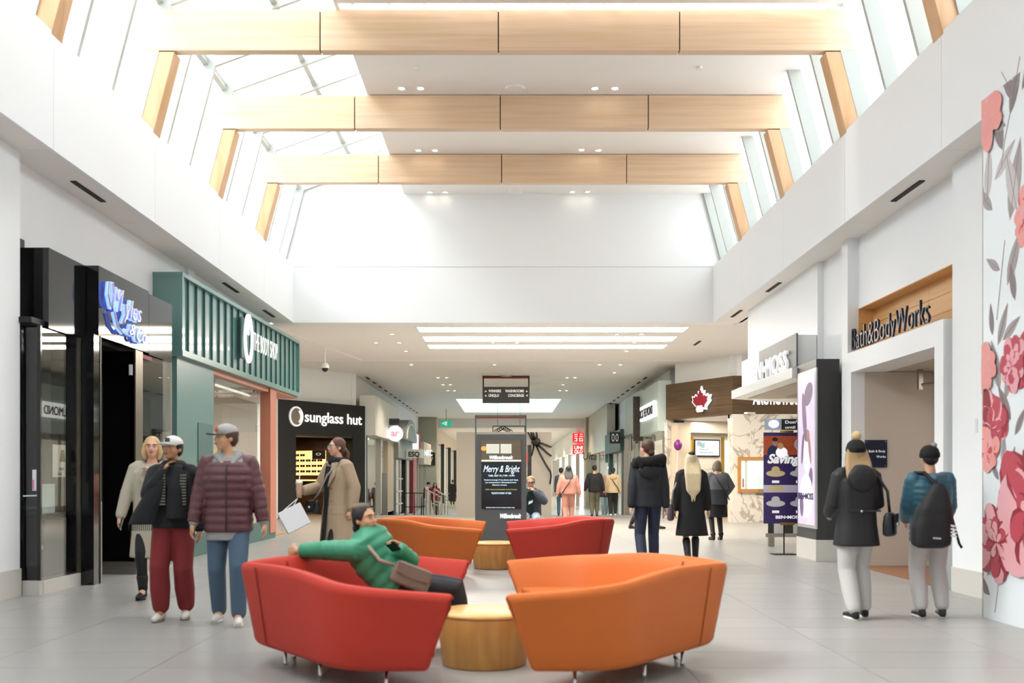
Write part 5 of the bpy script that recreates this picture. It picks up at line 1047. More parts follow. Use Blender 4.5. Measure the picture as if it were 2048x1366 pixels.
        for sh, el, wr in s.arms:
            k = s.k; d = (wr-el).normalized(); a, b, c = sleeve; inn = sh+(s.nec-sh)*.25
            if quilt:
                L1, L2 = (el-sh).length, (wr-el).length; tot = L1+L2-cuff*k; n = int(tot/(quilt*k))*5; pp, rr = [], []
                for i in range(n+1):
                    q = tot*i/n; p = sh+(el-sh)*(q/L1) if q < L1 else el+(wr-el)*((q-L1)/L2); f = i/n; r0 = (a*(1-f*2)+b*f*2) if f < .5 else (b*(2-f*2)+c*(f*2-1))
                    pp.append(p); rr.append((r0+.008*abs(sin(pi*q/(quilt*k)))**.6-.005)*k)
                B.tube(pp, rr, 14); B.limb([inn, sh, pp[1]], [.07*k, a*k*1.05, a*k])
            else: B.limb([inn, sh, el, wr-d*cuff*k], [.07*k, a*k, b*k, c*k])
        if extra: extra(B)
        o = B.fuse(name, m, s.root, vox or s.vox*1.15, 2); s.topw = w; return o
    def coat_skirt(s, B, z0, z1, w0, w1, d0, d1, yo=0):
        n = 24; k = s.k; rs = []
        for i in range(6):
            f = i/5; z = z0+(z1-z0)*f; wv = 1+.0*f
            rs.append([(k*(w0+(w1-w0)*f)*math.copysign(abs(cos(a))**.85, cos(a))*(1+.035*f*sin(5*a)), k*((d0+(d1-d0)*f)*math.copysign(abs(sin(a))**.85, sin(a))*(1+.035*f*cos(7*a))+yo*f), k*z) for a in [2*pi*j/n for j in range(n)]])
        B.ring(rs)
    def pants(s, name, m, thigh=.092, knee=.07, ankle=.055, up=.02, cuff=None, hipw=(.165, .125), bag=0):
        B = Blob(); k = s.k
        s.rings(B, [(-.07, hipw[0]*.85, hipw[1]*.9), (0, hipw[0], hipw[1]), (.1, hipw[0]*.93, hipw[1]*.92)], down=(0, 0, -1))
        for hp, kn, an, f in s.legs:
            d = (an-kn).normalized(); e = an-d*up*k
            B.limb([hp, hp+(kn-hp)*.45, kn, kn+(e-kn)*.55, e], [thigh*k, (thigh+knee)/2*k*1.06, knee*k*1.02, (knee+ankle)/2*k*1.02+bag*k, ankle*k+bag*k*.6], 14)
            if cuff: B.limb([e-d*.02*k, e+d*.025*k], [cuff*k, cuff*k*.9])
        return B.fuse(name, m, s.root, s.vox*1.15, 2)
    def shoes(s, m, sole, boot=0, toes=None, heel=0):
        for i, (hp, kn, an, f) in enumerate(s.legs):
            k = s.k; d = Vector((0.12*(1 if i == 0 else -1), -1, 0)).normalized() if toes is None else Vector(toes).normalized(); sd = Vector((d.y, -d.x, 0))
            tilt = max(0, min(.09, f.z-.02)); g = f-Vector((0, 0, min(f.z, .02)))
            B = Blob(); h_ = g+Vector((0, 0, .04*k))-d*.045*k; t = g+d*.15*k+Vector((0, 0, .034*k))
            B.limb([h_, g+d*.05*k+Vector((0, 0, .045*k)), t], [.036*k, .04*k, .032*k]); B.limb([h_+Vector((0, 0, .0)), an+Vector((0, 0, .015*k))], [.036*k, .038*k])
            if boot: B.limb([an, an+(kn-an)*boot], [.045*k, .062*k])
            o = B.fuse('shoe', m, s.root, s.vox, 2)
            if sole:
                n = 16; rr = [[g+d*(.052+.118*cos(2*pi*j/n))*k+sd*(.042+.006*cos(2*pi*j/n))*sin(2*pi*j/n)*k+Vector((0, 0, z*k)) for j in range(n)] for z in (0, .026)]
                s.mk(MB().ring(rr), 'sole', sole, o)
    def hair(s, kind, m):
        B = Blob(); k = s.k; M = s.HM
        def E(x, y, z, a, b, c): B.ell(s.h(x, y, z), (a*k, b*k, c*k), 16, 10, M)
        E(0, .022, .045, .083, .092, .082); E(0, .05, .0, .076, .06, .075)
        for g in (1, -1): E(g*.062, .02, .03, .024, .055, .05)
        if kind == 'bob':
            E(0, .045, -.05, .085, .06, .08)
            for g in (1, -1): B.limb([s.h(g*.07, .0, .03), s.h(g*.082, .0, -.06), s.h(g*.07, .0, -.115)], [.026*k, .03*k, .02*k])
        if kind in ('long', 'verylong'):
            L = .34 if kind == 'long' else .66
            for g in (-1, -.6, -.2, .2, .6, 1): B.limb([s.h(g*.06, .05, .03), s.h(g*.085, .09, -.10), s.h(g*.09, .15, -.22), s.h(g*.075, .18, -.22-(L-.22)*.55), s.h(g*.045+.01*sin(g*9), .175, -L+.10*abs(g)*(L/.5))], [.035*k, .042*k, .04*k, .034*k, .012*k], flat=(s.HM @ Vector((0, 1, 0)), .6))
            for g in (1, -1): B.limb([s.h(g*.072, .0, .03), s.h(g*.085, .02, -.06), s.h(g*.085, .045, -.18)], [.022*k, .026*k, .02*k])
        if kind == 'pony': B.limb([s.h(0, .10, -.02), s.h(0, .135, -.07), s.h(0, .13, -.16), s.h(0, .11, -.22)], [.028*k, .032*k, .026*k, .01*k]); E(0, .09, -.03, .05, .03, .04)
        if kind == 'bun': E(0, .09, -.06, .045, .04, .045)
        return B.fuse('hair', m, s.root, s.vox*.9, 1)
    def cap(s, m, mb, patch=None):
        k = s.k; B = Blob(); B.ell(s.h(0, .008, .062), (.086*k, .103*k, .068*k), 18, 10, s.HM); c = B.fuse('cap_crown', m, s.root, s.vox*.8, 2)
        pts = [(-.07, -.05), (-.062, -.12), (-.035, -.168), (0, -.18), (.035, -.168), (.062, -.12), (.07, -.05)]
        s.mk(MB().prism([s.h(x, y, .045-.9*abs(x)*abs(x)*4+(y+.05)*.12) for x, y in pts], s.HM @ Vector((0, 0, .008))), 'cap_brim', mb, c)
        if patch: s.mk(MB().prism([s.h(x, -.097+abs(x)*.35, z) for x, z in ((-.028, .055), (.028, .055), (.024, .095), (-.024, .095))], s.HM @ Vector((0, -.006, .0))), 'cap_patch', patch, c)
        s.mk(MB().ell(s.h(0, .008, .13), (.008*k, .008*k, .006*k), 8, 5), 'cap_button', m, c); return c
    def beanie(s, m, pom=None, ear=False, pr=.05):
        B = Blob(); k = s.k; B.ell(s.h(0, .012, .055), (.092*k, .108*k, .082*k), 18, 10, s.HM); B.ring([[s.h(.09*r*cos(a), .014+.108*r*sin(a), z) for a in [2*pi*j/20 for j in range(20)]] for z, r in ((.0, .99), (.02, 1.08), (.05, 1.08), (.065, 1.0))]); c = B.fuse('beanie', m, s.root, s.vox*.9, 2)
        if pom: P_ = Blob(); P_.ell(s.h(*( (0, .03, .165) if pr > .04 else (-.03, .05, .13))), (pr*k,)*3, 12, 8); q = P_.fuse('pompom', pom, c, s.vox*.7, 1)
        return c
    def glasses(s, m):
        B = MB()
        for g in (1, -1):
            B.ring([[s.h(g*.033+.026*r*cos(a), -.094+y, .006+.02*r*sin(a)) for a in [2*pi*j/16 for j in range(16)]] for r, y in ((1, 0), (.82, 0), (.82, .004), (1, .004))], closed=True); B.tube([s.h(g*.058, -.09, .012), s.h(g*.078, -.03, .012), s.h(g*.078, .02, .01)], .003*s.k, 5)
        B.tube([s.h(-.008, -.096, .01), s.h(.008, -.096, .01)], .003*s.k, 5); return s.mk(B, 'glasses', m)
    def strap(s, pts, m, r=.014, par=None, name='strap'): return s.mk(MB().tube(pts, r, 8), name, m, par)
white_shoe = mat('shoe_white', '#d9d2cc', .6); tan_sole = mat('sole_tan', '#8d7b70', .7); black_shoe = mat('shoe_black', '#141416', .5); white_sole = mat('sole_white', '#dddbd6', .6)
phone_m = mat('phone_black', '#101114', .15)
def phone(p, sg, label):
    c, d, n, sd = p.grip[sg]; Wm = WM[p.root.name]; c = Wm @ c; Rm = Wm.to_3x3(); d, sd, n = Rm @ d, Rm @ sd, Rm @ n
    t = thing('phone', label, 'phone', tuple(c)); q = MB(); a = [c+d*.045+sd*.036, c+d*.045-sd*.036, c-d*.085-sd*.036, c-d*.085+sd*.036]
    q.prism(a, n*.009).build('phone_body', phone_m, t, bevel=.003)
def held(p, mb, name, m, root_label, cat, smooth=True): pass
W2 = lambda p, v: WM[p.root.name] @ Vector(v)
def baglike(name, label, cat, c, w, h, d, m, rz=0, tilt=0, strap_pts=None, sm=None, r=.012, clasp=None):
    """handbag: soft pouch with flap, clasp and a strap given in world points"""
    t = thing(name, label, cat, tuple(c)); M = Matrix.Rotation(rz, 3, 'Z') @ Matrix.Rotation(tilt, 3, 'Y'); B = Blob()
    for z, f in ((-.5, .9), (0, 1.0)): pass
    n = 20; rs = [[Vector(c)+M @ Vector((w/2*f*math.copysign(abs(cos(a))**.6, cos(a)), d/2*g*math.copysign(abs(sin(a))**.7, sin(a)), z*h)) for a in [2*pi*j/n for j in range(n)]] for z, f, g in ((-.5, .8, .6), (-.42, .97, 1), (0, 1, 1), (.35, .93, .8), (.5, .85, .35))]
    B.ring(rs); o = B.fuse('pouch', m, None, .012, 2); o.parent = t; o.matrix_parent_inverse = WM[t.name].inverted()
    MB().prism([Vector(c)+M @ Vector((x*w, -d/2*1.02, z*h)) for x, z in ((-.44, .44), (.44, .44), (.4, .02), (0, -.08), (-.4, .02))], M @ Vector((0, -.006, 0))).build('flap', m, t)
    if clasp: MB().ell(Vector(c)+M @ Vector((0, -d/2-.012, 0)), (.018, .008, .018), 10, 5).build('clasp', clasp, t, True)
    if strap_pts: MB().tube(strap_pts, r, 8).build('strap', sm or m, t, True)
    return t
# ---- left group
maroon_c = cloth('maroon_nylon', '#5b3338', .45); grey_c = cloth('grey_marl', '#9c9c9a', .9); jean = cloth('blue_denim', '#4b6075', .8, noise=.5, scale=(4, 4, 2.5)); 
p = Person('man in a maroon quilted jacket, blue jeans and a grey cap', (-2.49, 8.9, 0), 8, 1.75, skin_b, hands=((.33, -.06, .76), (-.31, -.08, .77)), feet=((.10, -.14, .02), (-.10, .12, .02)), head=(-58, 2), poles={0: (.9, .35, 0), 1: (-.9, .35, 0)}, bulk=1.12)
p.hair('short', HAIR['brown']); p.cap(mat('cap_grey', '#a8a6a6', .8), mat('cap_brim_dark', '#4b4c50', .8), mat('cap_patch_orange', '#c46a45', .7))
p.top('hoodie', grey_c, hem=-.20, w=(.188, .148), sleeve=(.06, .055, .045), neck=.53)
B = Blob(); B.ring([[p.nec+Vector((.115*r*cos(a), .06+.10*r*sin(a), z))*p.k for a in [2*pi*j/20 for j in range(20)]] for z, r in ((-.05, 1.0), (0.0, 1.12), (.04, 1.0), (.05, .7))]); B.limb([p.nec+Vector((.09, -.04, -.0)), p.nec+Vector((.03, -.12, -.09))], [.035, .02]); B.limb([p.nec+Vector((-.09, -.04, 0)), p.nec+Vector((-.03, -.12, -.09))], [.035, .02]); B.fuse('hood', grey_c, p.root, .011, 2)
p.top('jacket', maroon_c, hem=-.13, w=(.208, .168), sleeve=(.082, .072, .056), quilt=.07, neck=.50, cuff=.015, vox=.0095)
p.mk(MB().tube([p.sp(t)+Vector((0, -d_*p.k, 0)) for t, d_ in ((-.12, .188), (0, .183), (.14, .176), (.3, .182), (.4, .168), (.46, .14))], .006, 6), 'zip', mat('zip_dark', '#3a2226', .5))
p.pants('jeans', jean, .098, .076, .066); p.shoes(white_shoe, white_sole)
red_c = cloth('dark_red_fleece', '#7c2528', .85); black_c = cloth('black_wool', '#17181c', .85); scarf_g = cloth('scarf_check', '#7d7a6c', .9)
p = Person('woman in a white cap, black scarf and dark red sweatpants', (-3.06, 9.15, 0), 5, 1.655, skin_c, hands=((.24, .02, .80), (-.06, -.16, 1.40)), feet=((.10, .05, .02), (-.10, -.10, .02)), head=(-22, 8), poles={1: (-.8, .1, -1.1), 0: (.9, .4, 0)})
p.hair('short', HAIR['black']); p.cap(mat('cap_white', '#e2dfda', .8), mat('cap_white', '#e2dfda', .8), mat('cap_patch_navy', '#3c4256', .7))
p.top('sweater', black_c, hem=-.06, w=(.195, .155), sleeve=(.088, .078, .06), neck=.5)
B = Blob(); k = p.k
B.ring([[p.nec+Vector((.105*r*cos(a), -.015+.105*r*sin(a), z))*k for a in [2*pi*j/22 for j in range(22)]] for z, r in ((-.06, 1.05), (-.02, 1.2), (.02, 1.15), (.05, .85))])
def ribbon(B, pts, hw, th=.03):
    rr = []
    for (x, y, z), w_ in zip(pts, hw): c = p.nec+Vector((x, y, z)); rr.append([c+Vector((w_*math.copysign(abs(cos(a))**.5, cos(a)), th*sin(a)*(1+.5*sin(3*a)), 0)) for a in [2*pi*j/16 for j in range(16)]])
    B.ring(rr)
ribbon(B, [(-.05, -.13, .0), (-.09, -.18, -.15), (-.15, -.205, -.30), (-.21, -.21, -.44), (-.24, -.21, -.53)], [.05, .075, .09, .11, .115])
ribbon(B, [(.05, -.13, 0), (.06, -.18, -.2), (.06, -.19, -.48)], [.05, .075, .085])
sc_ = B.fuse('scarf', cloth('scarf_black', '#1d1e21', .9), p.root, .011, 2)
for x_ in (-.055, .125):
    for j in range(11): p.mk(MB().box(x_-.025, x_+.025, -.205, -.186, 1.05+j*.026, 1.062+j*.026), 'scarf_stripe', scarf_g, sc_, False)
for j in range(12): p.mk(MB().tube([p.nec+Vector((-.34+j*.018, -.21, -.52)), p.nec+Vector((-.345+j*.018, -.21, -.585))], .004, 5), 'fringe', MATS['cloth_scarf_black'], sc_)
p.pants('sweatpants', red_c, .108, .088, .072, bag=.012, cuff=.06, up=.05, hipw=(.18, .14)); p.shoes(white_shoe, tan_sole)
coat_b = cloth('oatmeal_wool', '#b3aa99', .9)
p = Person('woman with blond hair in a long oatmeal coat holding a phone', (-3.83, 10.75, 0), 10, 1.72, skin_a, hands=((.06, -.20, 1.36), (-.33, -.10, .80)), feet=((.09, .08, .02), (-.08, -.10, .02)), head=(6, 0), poles={0: (.9, -.1, -.5), 1: (-.9, .4, 0)})
p.hair('bob', HAIR['blond']); p.top('coat', coat_b, hem=-.10, w=(.195, .155), sleeve=(.08, .07, .056), flare=.01, neck=.51, extra=lambda B: p.coat_skirt(B, .9, .44, .195, .235, .155, .175))
for g in (1, -1): p.mk(MB().prism([p.nec+Vector((g*.02, -.135, -.05)), p.nec+Vector((g*.10, -.09, .0)), p.nec+Vector((g*.11, -.15, -.16)), p.nec+Vector((g*.02, -.185, -.30))], (0, -.014, 0)), 'lapel', coat_b, None, False)
p.pants('trousers', cloth('black_trousers', '#1a1a1d'), .085, .06, .05); p.shoes(black_shoe, black_shoe, .35); phone(p, -1, 'black phone in the hand of the woman in the oatmeal coat')
# ---- trench coat woman
trench = cloth('trench_tan', '#a89177', .75); navy_k = cloth('navy_fleece', '#1c2029', .9)
p = Person('woman in a long tan trench coat carrying a coffee cup', (-2.1, 12.35, 0), -48, 1.77, skin_a, hands=((.27, .02, .88), (-.20, -.36, 1.10)), feet=((.09, -.12, .02), (-.09, .14, .02)), head=(-14, 0), poles={0: (.8, .9, 0), 1: (-.5, .5, -1)}, curl=1.1)
p.hair('pony', HAIR['auburn']); p.glasses(chrome)
p.top('sweater', cloth('black_knit', '#121214'), hem=-.12, w=(.17, .13), sleeve=(.055, .05, .045), neck=.5)
p.top('trench_coat', trench, hem=-.10, w=(.205, .155), sleeve=(.088, .078, .064), flare=.02, neck=.48, extra=lambda B: p.coat_skirt(B, .9, .20, .215, .30, .165, .21))
p.mk(MB().prism([p.sp(t)+Vector((x*p.k, y*p.k, 0)) for t, x, y in ((-.62, -.045, -.232), (-.62, .035, -.232), (0, .03, -.168), (.3, .045, -.165), (.46, .06, -.13), (.46, -.05, -.13), (.3, -.04, -.165), (0, -.035, -.168))], (0, -.012, 0)), 'dark_front', MATS['cloth_black_knit'], None, False)
B = Blob(); B.ring([[p.nec+Vector((.10*r*cos(a), -.005+.10*r*sin(a), z))*p.k for a in [2*pi*j/20 for j in range(20)]] for z, r in ((-.05, 1.1), (-.01, 1.25), (.03, 1.15), (.04, .8))]); B.fuse('collar', navy_k, p.root, .012, 2)
for g in (1, -1): p.mk(MB().prism([p.nec+Vector((g*.06, -.12, -.03)), p.nec+Vector((g*.13, -.08, -.02)), p.nec+Vector((g*.15, -.15, -.20)), p.nec+Vector((g*.06, -.178, -.32))], (0, -.016, 0)), 'lapel', trench, None, False)
for t_ in (.05, .2): 
    for g in (1, -1): p.mk(MB().ell(p.sp(t_)+Vector((g*.1, -.165, 0)), (.012, .006, .012), 10, 5), 'button', mat('button_brown', '#5b4430', .4))
p.pants('trousers', MATS['cloth_black_trousers'], .085, .062, .055); p.shoes(black_shoe, black_shoe)
c, d, n_, sd = p.grip[-1]; cw = W2(p, c)
t = thing('coffee_cup', 'iced coffee cup with a straw in the hand of the woman in the trench coat', 'cup', tuple(cw)); MB().lathe(cw-Vector((0, 0, .07)), [(.028, 0), (.03, .003), (.042, .17), (.042, .175)], 18).build('cup_body', mat('iced_coffee', '#c9a98c', .25), t, True); MB().lathe(cw+Vector((0, 0, .105)), [(.044, 0), (.045, .012), (.03, .035), (.008, .04)], 18).build('lid', mat('clear_lid', '#e8e4e0', .2), t, True); MB().tube([cw+Vector((0, 0, .14)), cw+Vector((.01, 0, .23))], .005, 6).build('straw', white_l, t)
bw = cw+Vector((-.06, -.02, -.32)); t = thing('paper_bag', 'white paper carrier bag dangling below the coffee cup', 'bag', tuple(bw)); Mr = Matrix.Rotation(R(-28), 3, 'Y') @ Matrix.Rotation(R(20), 3, 'Z'); q = MB().box(-.15, .15, -.05, .05, -.14, .14); q.v = [tuple(bw+Mr @ Vector(v)) for v in q.v]; q.build('bag_body', mat('paper_bag_white', '#e6e6ea', .7), t, bevel=.006)
for g in (-.045, .045): MB().tube([bw+Mr @ Vector((-.07, g, .14)), cw+Vector((-.02, g*.3, -.08)), bw+Mr @ Vector((.07, g, .14))], .005, 6).build('handle', MATS['paper_bag_white'], t)
blk_l = mat('black_leather', '#1b1c20', .4)
sc0 = W2(p, p.nec+Vector((.13, -.1, -.05))); bc = W2(p, Vector((-.16, -.26, .93)))
baglike('crossbody_bag', 'black leather crossbody bag of the woman in the trench coat', 'bag', bc, .24, .17, .09, blk_l, R(-48), 0, [bc+Vector((0, 0, .08)), W2(p, Vector((-.07, -.22, 1.12))), W2(p, Vector((.06, -.2, 1.32))), sc0], mat('grey_strap', '#8e8c86', .6), .012, chrome)
# ---- woman in green on the red sofa (seated, faces right, leaning back, one arm along the backrest)
green_c = cloth('green_nylon', '#2f8a66', .5)
o3 = Vector((-.80, 7.42, 0)); V = lambda x, y, z: Vector((x, y, z))
p = Person('woman in a green jacket reclining on the near red sofa with a phone', tuple(o3), 0, 1.62, skin_b, vox=.010, head=(-12, 2), hup=1.9, bulk=1.25,
    seated=dict(pel=V(-.03, .02, .51), che=V(-.19, .03, .69), nec=V(-.25, .03, .815), hips=[V(.0, .12, .50), V(.0, -.08, .50)], lat=(.38, .92, 0), hlat=(.2, .98, 0)),
    hands=((-.02, -.12, .79), (-.78, .06, .748)), feet=((.46, .16, .02), (.44, -.02, .02)), poles={0: (.5, .8, -.6), 1: (.1, -.6, .3), 'leg': (.35, 0, 1)}, curl=.8)
p.hair('bun', HAIR['black']); s_ = p
B = Blob(); B.ell(p.h(0, .03, .10), (.07*p.k, .085*p.k, .038*p.k), 16, 8, p.HM); B.fuse('knit_hat', cloth('taupe_knit', '#6d6355', .95), p.root, .010, 2)
p.top('green_jacket', green_c, hem=-.05, w=(.20, .175), sleeve=(.09, .08, .06), quilt=.085, neck=.52, cuff=.02, down=(.5, 0, -1), shrug=1.08)
B = Blob(); B.ring([[p.nec+p.lat*.095*r*cos(a)+p.fw*(.01+.095*r*sin(a))+p.up*z for a in [2*pi*j/20 for j in range(20)]] for z, r in ((-.03, 1.1), (.005, 1.1), (.03, 1.0))]); B.fuse('collar', cloth('dark_green_nylon', '#1f6b4e', .5), p.root, .011, 2)
for t_ in (.02, .12, .22, .32): p.mk(MB().ell(p.sp(t_)+p.fw*.185-p.lat*.02, (.013, .013, .013), 8, 5), 'snap_button', mat('snap_dark', '#24443a', .3))
p.pants('trousers', cloth('black_leggings', '#191b22', .7), .10, .075, .058, hipw=(.17, .15)); p.shoes(black_shoe, black_shoe, toes=(1, -.1, 0))
phone(p, 1, 'black phone in the hand of the woman in green')
bc = o3+V(.10, -.20, .58); baglike('sling_bag', 'taupe sling bag lying across the lap of the woman in green', 'bag', bc, .30, .17, .10, cloth('taupe_canvas', '#77685c', .8), R(8), R(22), [bc+V(-.12, 0, .08), o3+V(-.13, -.21, .70), o3+V(-.22, -.16, .80), o3+V(-.29, -.04, .86)], cloth('strap_taupe', '#a08d80', .8), .014)
# ---- seated man by the kiosk
bn = thing('bench', 'low grey bench behind the dark kiosk', 'bench', (.35, 19.0, 0)); bx('seat', -.5, 1.05, 18.75, 19.3, .38, .46, charcoal, bn, .01)
for x_ in (-.4, .9): bx('leg', x_, x_+.08, 18.8, 19.25, 0, .38, charcoal, bn)
o3 = Vector((.42, 18.95, 0))
p = Person('seated man with glasses and grey jacket, hand at his mouth beside the kiosk', tuple(o3), 0, 1.74, skin_a, vox=.012, head=(-8, -4), seated=dict(pel=V(0, .05, .60), che=V(0, 0, .90), nec=V(0, -.06, 1.04), hips=[V(.09, .03, .575), V(-.09, .03, .575)], lat=(1, .12, 0)),
    hands=((.07, -.24, 1.03), (-.16, -.36, .62)), feet=((.12, -.46, .02), (-.12, -.48, .02)), poles={0: (.8, .1, -.8), 1: (-.8, .4, -.3), 'leg': (0, -.6, 1)}, curl=1.3)
p.hair('short', HAIR['dirtyblond']); p.glasses(blackm); p.top('shirt', cloth('dark_green_tee', '#1f3a33'), hem=-.02, w=(.18, .15), sleeve=(.05, .045, .04), neck=.51); p.top('jacket', cloth('slate_jacket', '#565b63'), hem=-.03, w=(.205, .16), sleeve=(.085, .076, .058), neck=.49, cuff=.03)
p.mk(MB().prism([p.sp(t)+Vector((x, y, 0)) for t, x, y in ((.0, -.07, -.16), (.0, .05, -.16), (.3, .05, -.17), (.44, .05, -.16), (.44, -.05, -.16), (.3, -.08, -.17))], (0, -.01, 0)), 'shirt_front', MATS['cloth_dark_green_tee'], None, False); p.mk(MB().prism([p.sp(t)+Vector((x, -.19, 0)) for t, x in ((.18, -.05), (.22, .03), (.27, .04), (.24, -.04))], (0, -.004, 0)), 'shirt_print', white_l, None, False)
p.pants('trousers', cloth('pale_jeans', '#a9b4bd'), .09, .07, .06); p.shoes(white_shoe, white_sole)
# ---- right pair walking away
blk_coat = cloth('black_softshell', '#141416', .6); lg = cloth('pale_grey_fleece', '#bdbab6', .9); grey_k = cloth('grey_hood', '#8d9094', .9)
p = Person('woman in a black coat and black bobble hat walking away', (3.2, 9.2, 0), 184, 1.62, skin_a, hands=((.17, -.26, 1.02), (-.17, -.26, 1.02)), feet=((.07, .10, .02), (-.10, -.06, .02)), head=(-8, 0), poles={0: (.45, 1, -.5), 1: (-.45, 1, -.5)})
p.hair('long', HAIR['dirtyblond']); p.beanie(cloth('black_beanie', '#151516', .95), cloth('cream_pompom', '#c8b083', .95))
p.top('hoodie', grey_k, hem=-.16, w=(.17, .14), sleeve=(.05, .045, .04), neck=.53)
p.top('coat', blk_coat, hem=-.22, w=(.19, .15), sleeve=(.082, .074, .06), flare=.03, neck=.5)
B = Blob(); B.ell(p.nec+V(0, .13, -.09), (.14, .06, .13), 14, 8); B.limb([p.nec+V(.09, .02, .0), p.nec+V(0, .11, -.01), p.nec+V(-.09, .02, 0)], [.04, .05, .04]); B.fuse('hood', blk_coat, p.root, .012, 2)
p.mk(MB().box(-.16, .16, .158, .166, .985, 1.0), 'half_belt', mat('belt_dark', '#202022', .5), None, False); p.mk(MB().ell((.02, .165, .99), (.012, .006, .012), 8, 5), 'belt_button', chrome)
p.pants('sweatpants', lg, .10, .082, .062, bag=.01, hipw=(.18, .14), up=.03); p.shoes(black_shoe, white_sole)
bc = W2(p, V(-.27, .10, .87)); baglike('shoulder_bag', 'black shoulder bag of the woman in the bobble hat', 'bag', bc, .26, .22, .11, blk_l, R(60), 0, [bc+V(0, 0, .1), bc+V(-.02, 0, .3), W2(p, V(-.17, .08, 1.30)), W2(p, p.nec+V(-.13, .0, -.03))], None, .014, chrome)
teal_c = cloth('teal_nylon', '#28586a', .5)
p = Person('person in a teal quilted jacket and black beanie walking away', (3.9, 9.25, 0), 176, 1.57, skin_b, hands=((.17, -.24, .98), (-.20, -.22, .92)), feet=((.10, .02, .02), (-.12, -.02, .02)), head=(4, 0), poles={0: (.45, 1, -.5), 1: (-.5, 1, -.4)})
p.hair('short', HAIR['black']); p.beanie(MATS['cloth_black_beanie'], cloth('grey_pompom', '#8e8e8e', .95), pr=.03)
p.top('quilted_jacket', teal_c, hem=-.17, w=(.195, .155), sleeve=(.088, .078, .06), quilt=.06, neck=.52)
B = Blob(); B.limb([p.nec+V(.10, .02, -.03), p.nec+V(0, .12, -.06), p.nec+V(-.10, .02, -.03)], [.045, .06, .045]); B.fuse('hood', teal_c, p.root, .012, 2)
p.pants('sweatpants', lg, .10, .082, .062, bag=.01, hipw=(.18, .14), up=.04); p.shoes(black_shoe, white_sole)
bp_c = cloth('black_canvas', '#151517', .7); bp = thing('backpack', 'large black backpack with white stripes worn over the teal jacket', 'backpack', tuple(W2(p, V(.06, .25, .95)))); B = Blob(); n = 22
rs = [[W2(p, V(.05+x0, .25, z)+V(wd*math.copysign(abs(cos(a))**.6, cos(a)), dp*math.copysign(abs(sin(a))**.7, sin(a)), 0)) for a in [2*pi*j/n for j in range(n)]] for z, wd, dp, x0 in ((.66, .11, .05, .03), (.69, .165, .10, .03), (.85, .175, .11, .02), (1.02, .15, .10, .0), (1.16, .09, .07, -.03), (1.24, .04, .04, -.04))]
o = B.ring(rs).fuse('pack', bp_c, None, .012, 2); o.parent = bp; o.matrix_parent_inverse = WM[bp.name].inverted()
for j in range(4): MB().prism([W2(p, V(x, .345+abs(x+.07)*0, z)) for x, z in ((-.11, .76+j*.03), (-.06, .77+j*.03), (-.06, .787+j*.03), (-.11, .777+j*.03))], W2(p, V(0, .012, 0))-W2(p, V(0, 0, 0))).build('stripe', white_sole, bp)
MB().prism([W2(p, V(x, .362, z)) for x, z in ((.03, .745), (.10, .75), (.10, .765), (.03, .76))], W2(p, V(0, .006, 0))-W2(p, V(0, 0, 0))).build('logo_tag', mat('tag_grey', '#b9b9b9', .5), bp)
MB().tube([W2(p, V(.02, .22, 1.22)), W2(p, V(.10, .14, 1.34)), W2(p, V(.14, .0, 1.34)), W2(p, V(.15, -.12, 1.2))], .018, 8).build('strap', bp_c, bp); MB().tube([W2(p, V(-.06, .24, 1.18)), W2(p, V(-.12, .2, .95)), W2(p, V(-.18, .22, .70)), W2(p, V(-.2, .23, .66))], .012, 8).build('strap', bp_c, bp)
# ---- couple walking away
p = Person('tall person in a dark parka with a black fur-trimmed hood walking away', (1.92, 13.75, 0), 183, 1.80, skin_a, vox=.011, hands=((.24, .06, .80), (-.24, .02, .80)), feet=((.10, .16, .05), (-.10, -.12, .02)), head=(30, 0), poles={0: (.6, .8, 0), 1: (-.6, .8, 0)})
p.hair('bun', HAIR['brown']); p.top('parka', cloth('ink_parka', '#191b22', .75), hem=-.08, w=(.185, .155), sleeve=(.078, .072, .056), neck=.5)
B = Blob(); rr = random.Random(3)
B.limb([p.nec+V(.20, -.02, -.06), p.nec+V(.17, .12, -.03), p.nec+V(0, .19, -.02), p.nec+V(-.17, .12, .02), p.nec+V(-.20, -.02, .0)], [.05, .07, .075, .075, .05])
for i in range(60): a = rr.uniform(0, pi); B.ell(p.nec+V(.20*cos(a)*1.05, .05+.16*sin(a), -.03+rr.uniform(-.06, .06)), (rr.uniform(.02, .035),)*3, 8, 5)
B.fuse('fur_trim', mat('black_fur', '#0d0d0e', .95, bump=.8, bscale=150), p.root, .012, 1)
B = Blob(); B.ell(p.nec+V(0, .16, -.14), (.17, .06, .12), 14, 8); B.fuse('hood', MATS['cloth_ink_parka'], p.root, .013, 2); p.pants('jeans', cloth('navy_denim', '#232b40'), .09, .072, .064); p.shoes(black_shoe, black_shoe)
p = Person('woman with very long blond hair in a black knee-length coat walking away', (2.69, 14.7, 0), 180, 1.65, skin_a, vox=.011, hands=((.26, .0, .78), (-.27, .04, .76)), feet=((.07, .1, .02), (-.07, -.08, .02)), poles={0: (.9, .5, 0), 1: (-.9, .5, 0)})
p.hair('verylong', HAIR['pale']); B = Blob(); B.ell(p.h(0, .035, .085), (.062*p.k, .075*p.k, .05*p.k), 14, 8, p.HM); B.fuse('dark_roots', HAIR['black'], p.root, .01, 1)
p.top('coat', cloth('black_overcoat', '#121214', .8), hem=-.10, w=(.185, .145), sleeve=(.08, .072, .056), neck=.5, extra=lambda B: p.coat_skirt(B, .9, .46, .185, .25, .145, .19))
p.shoes(black_shoe, black_shoe, .75)
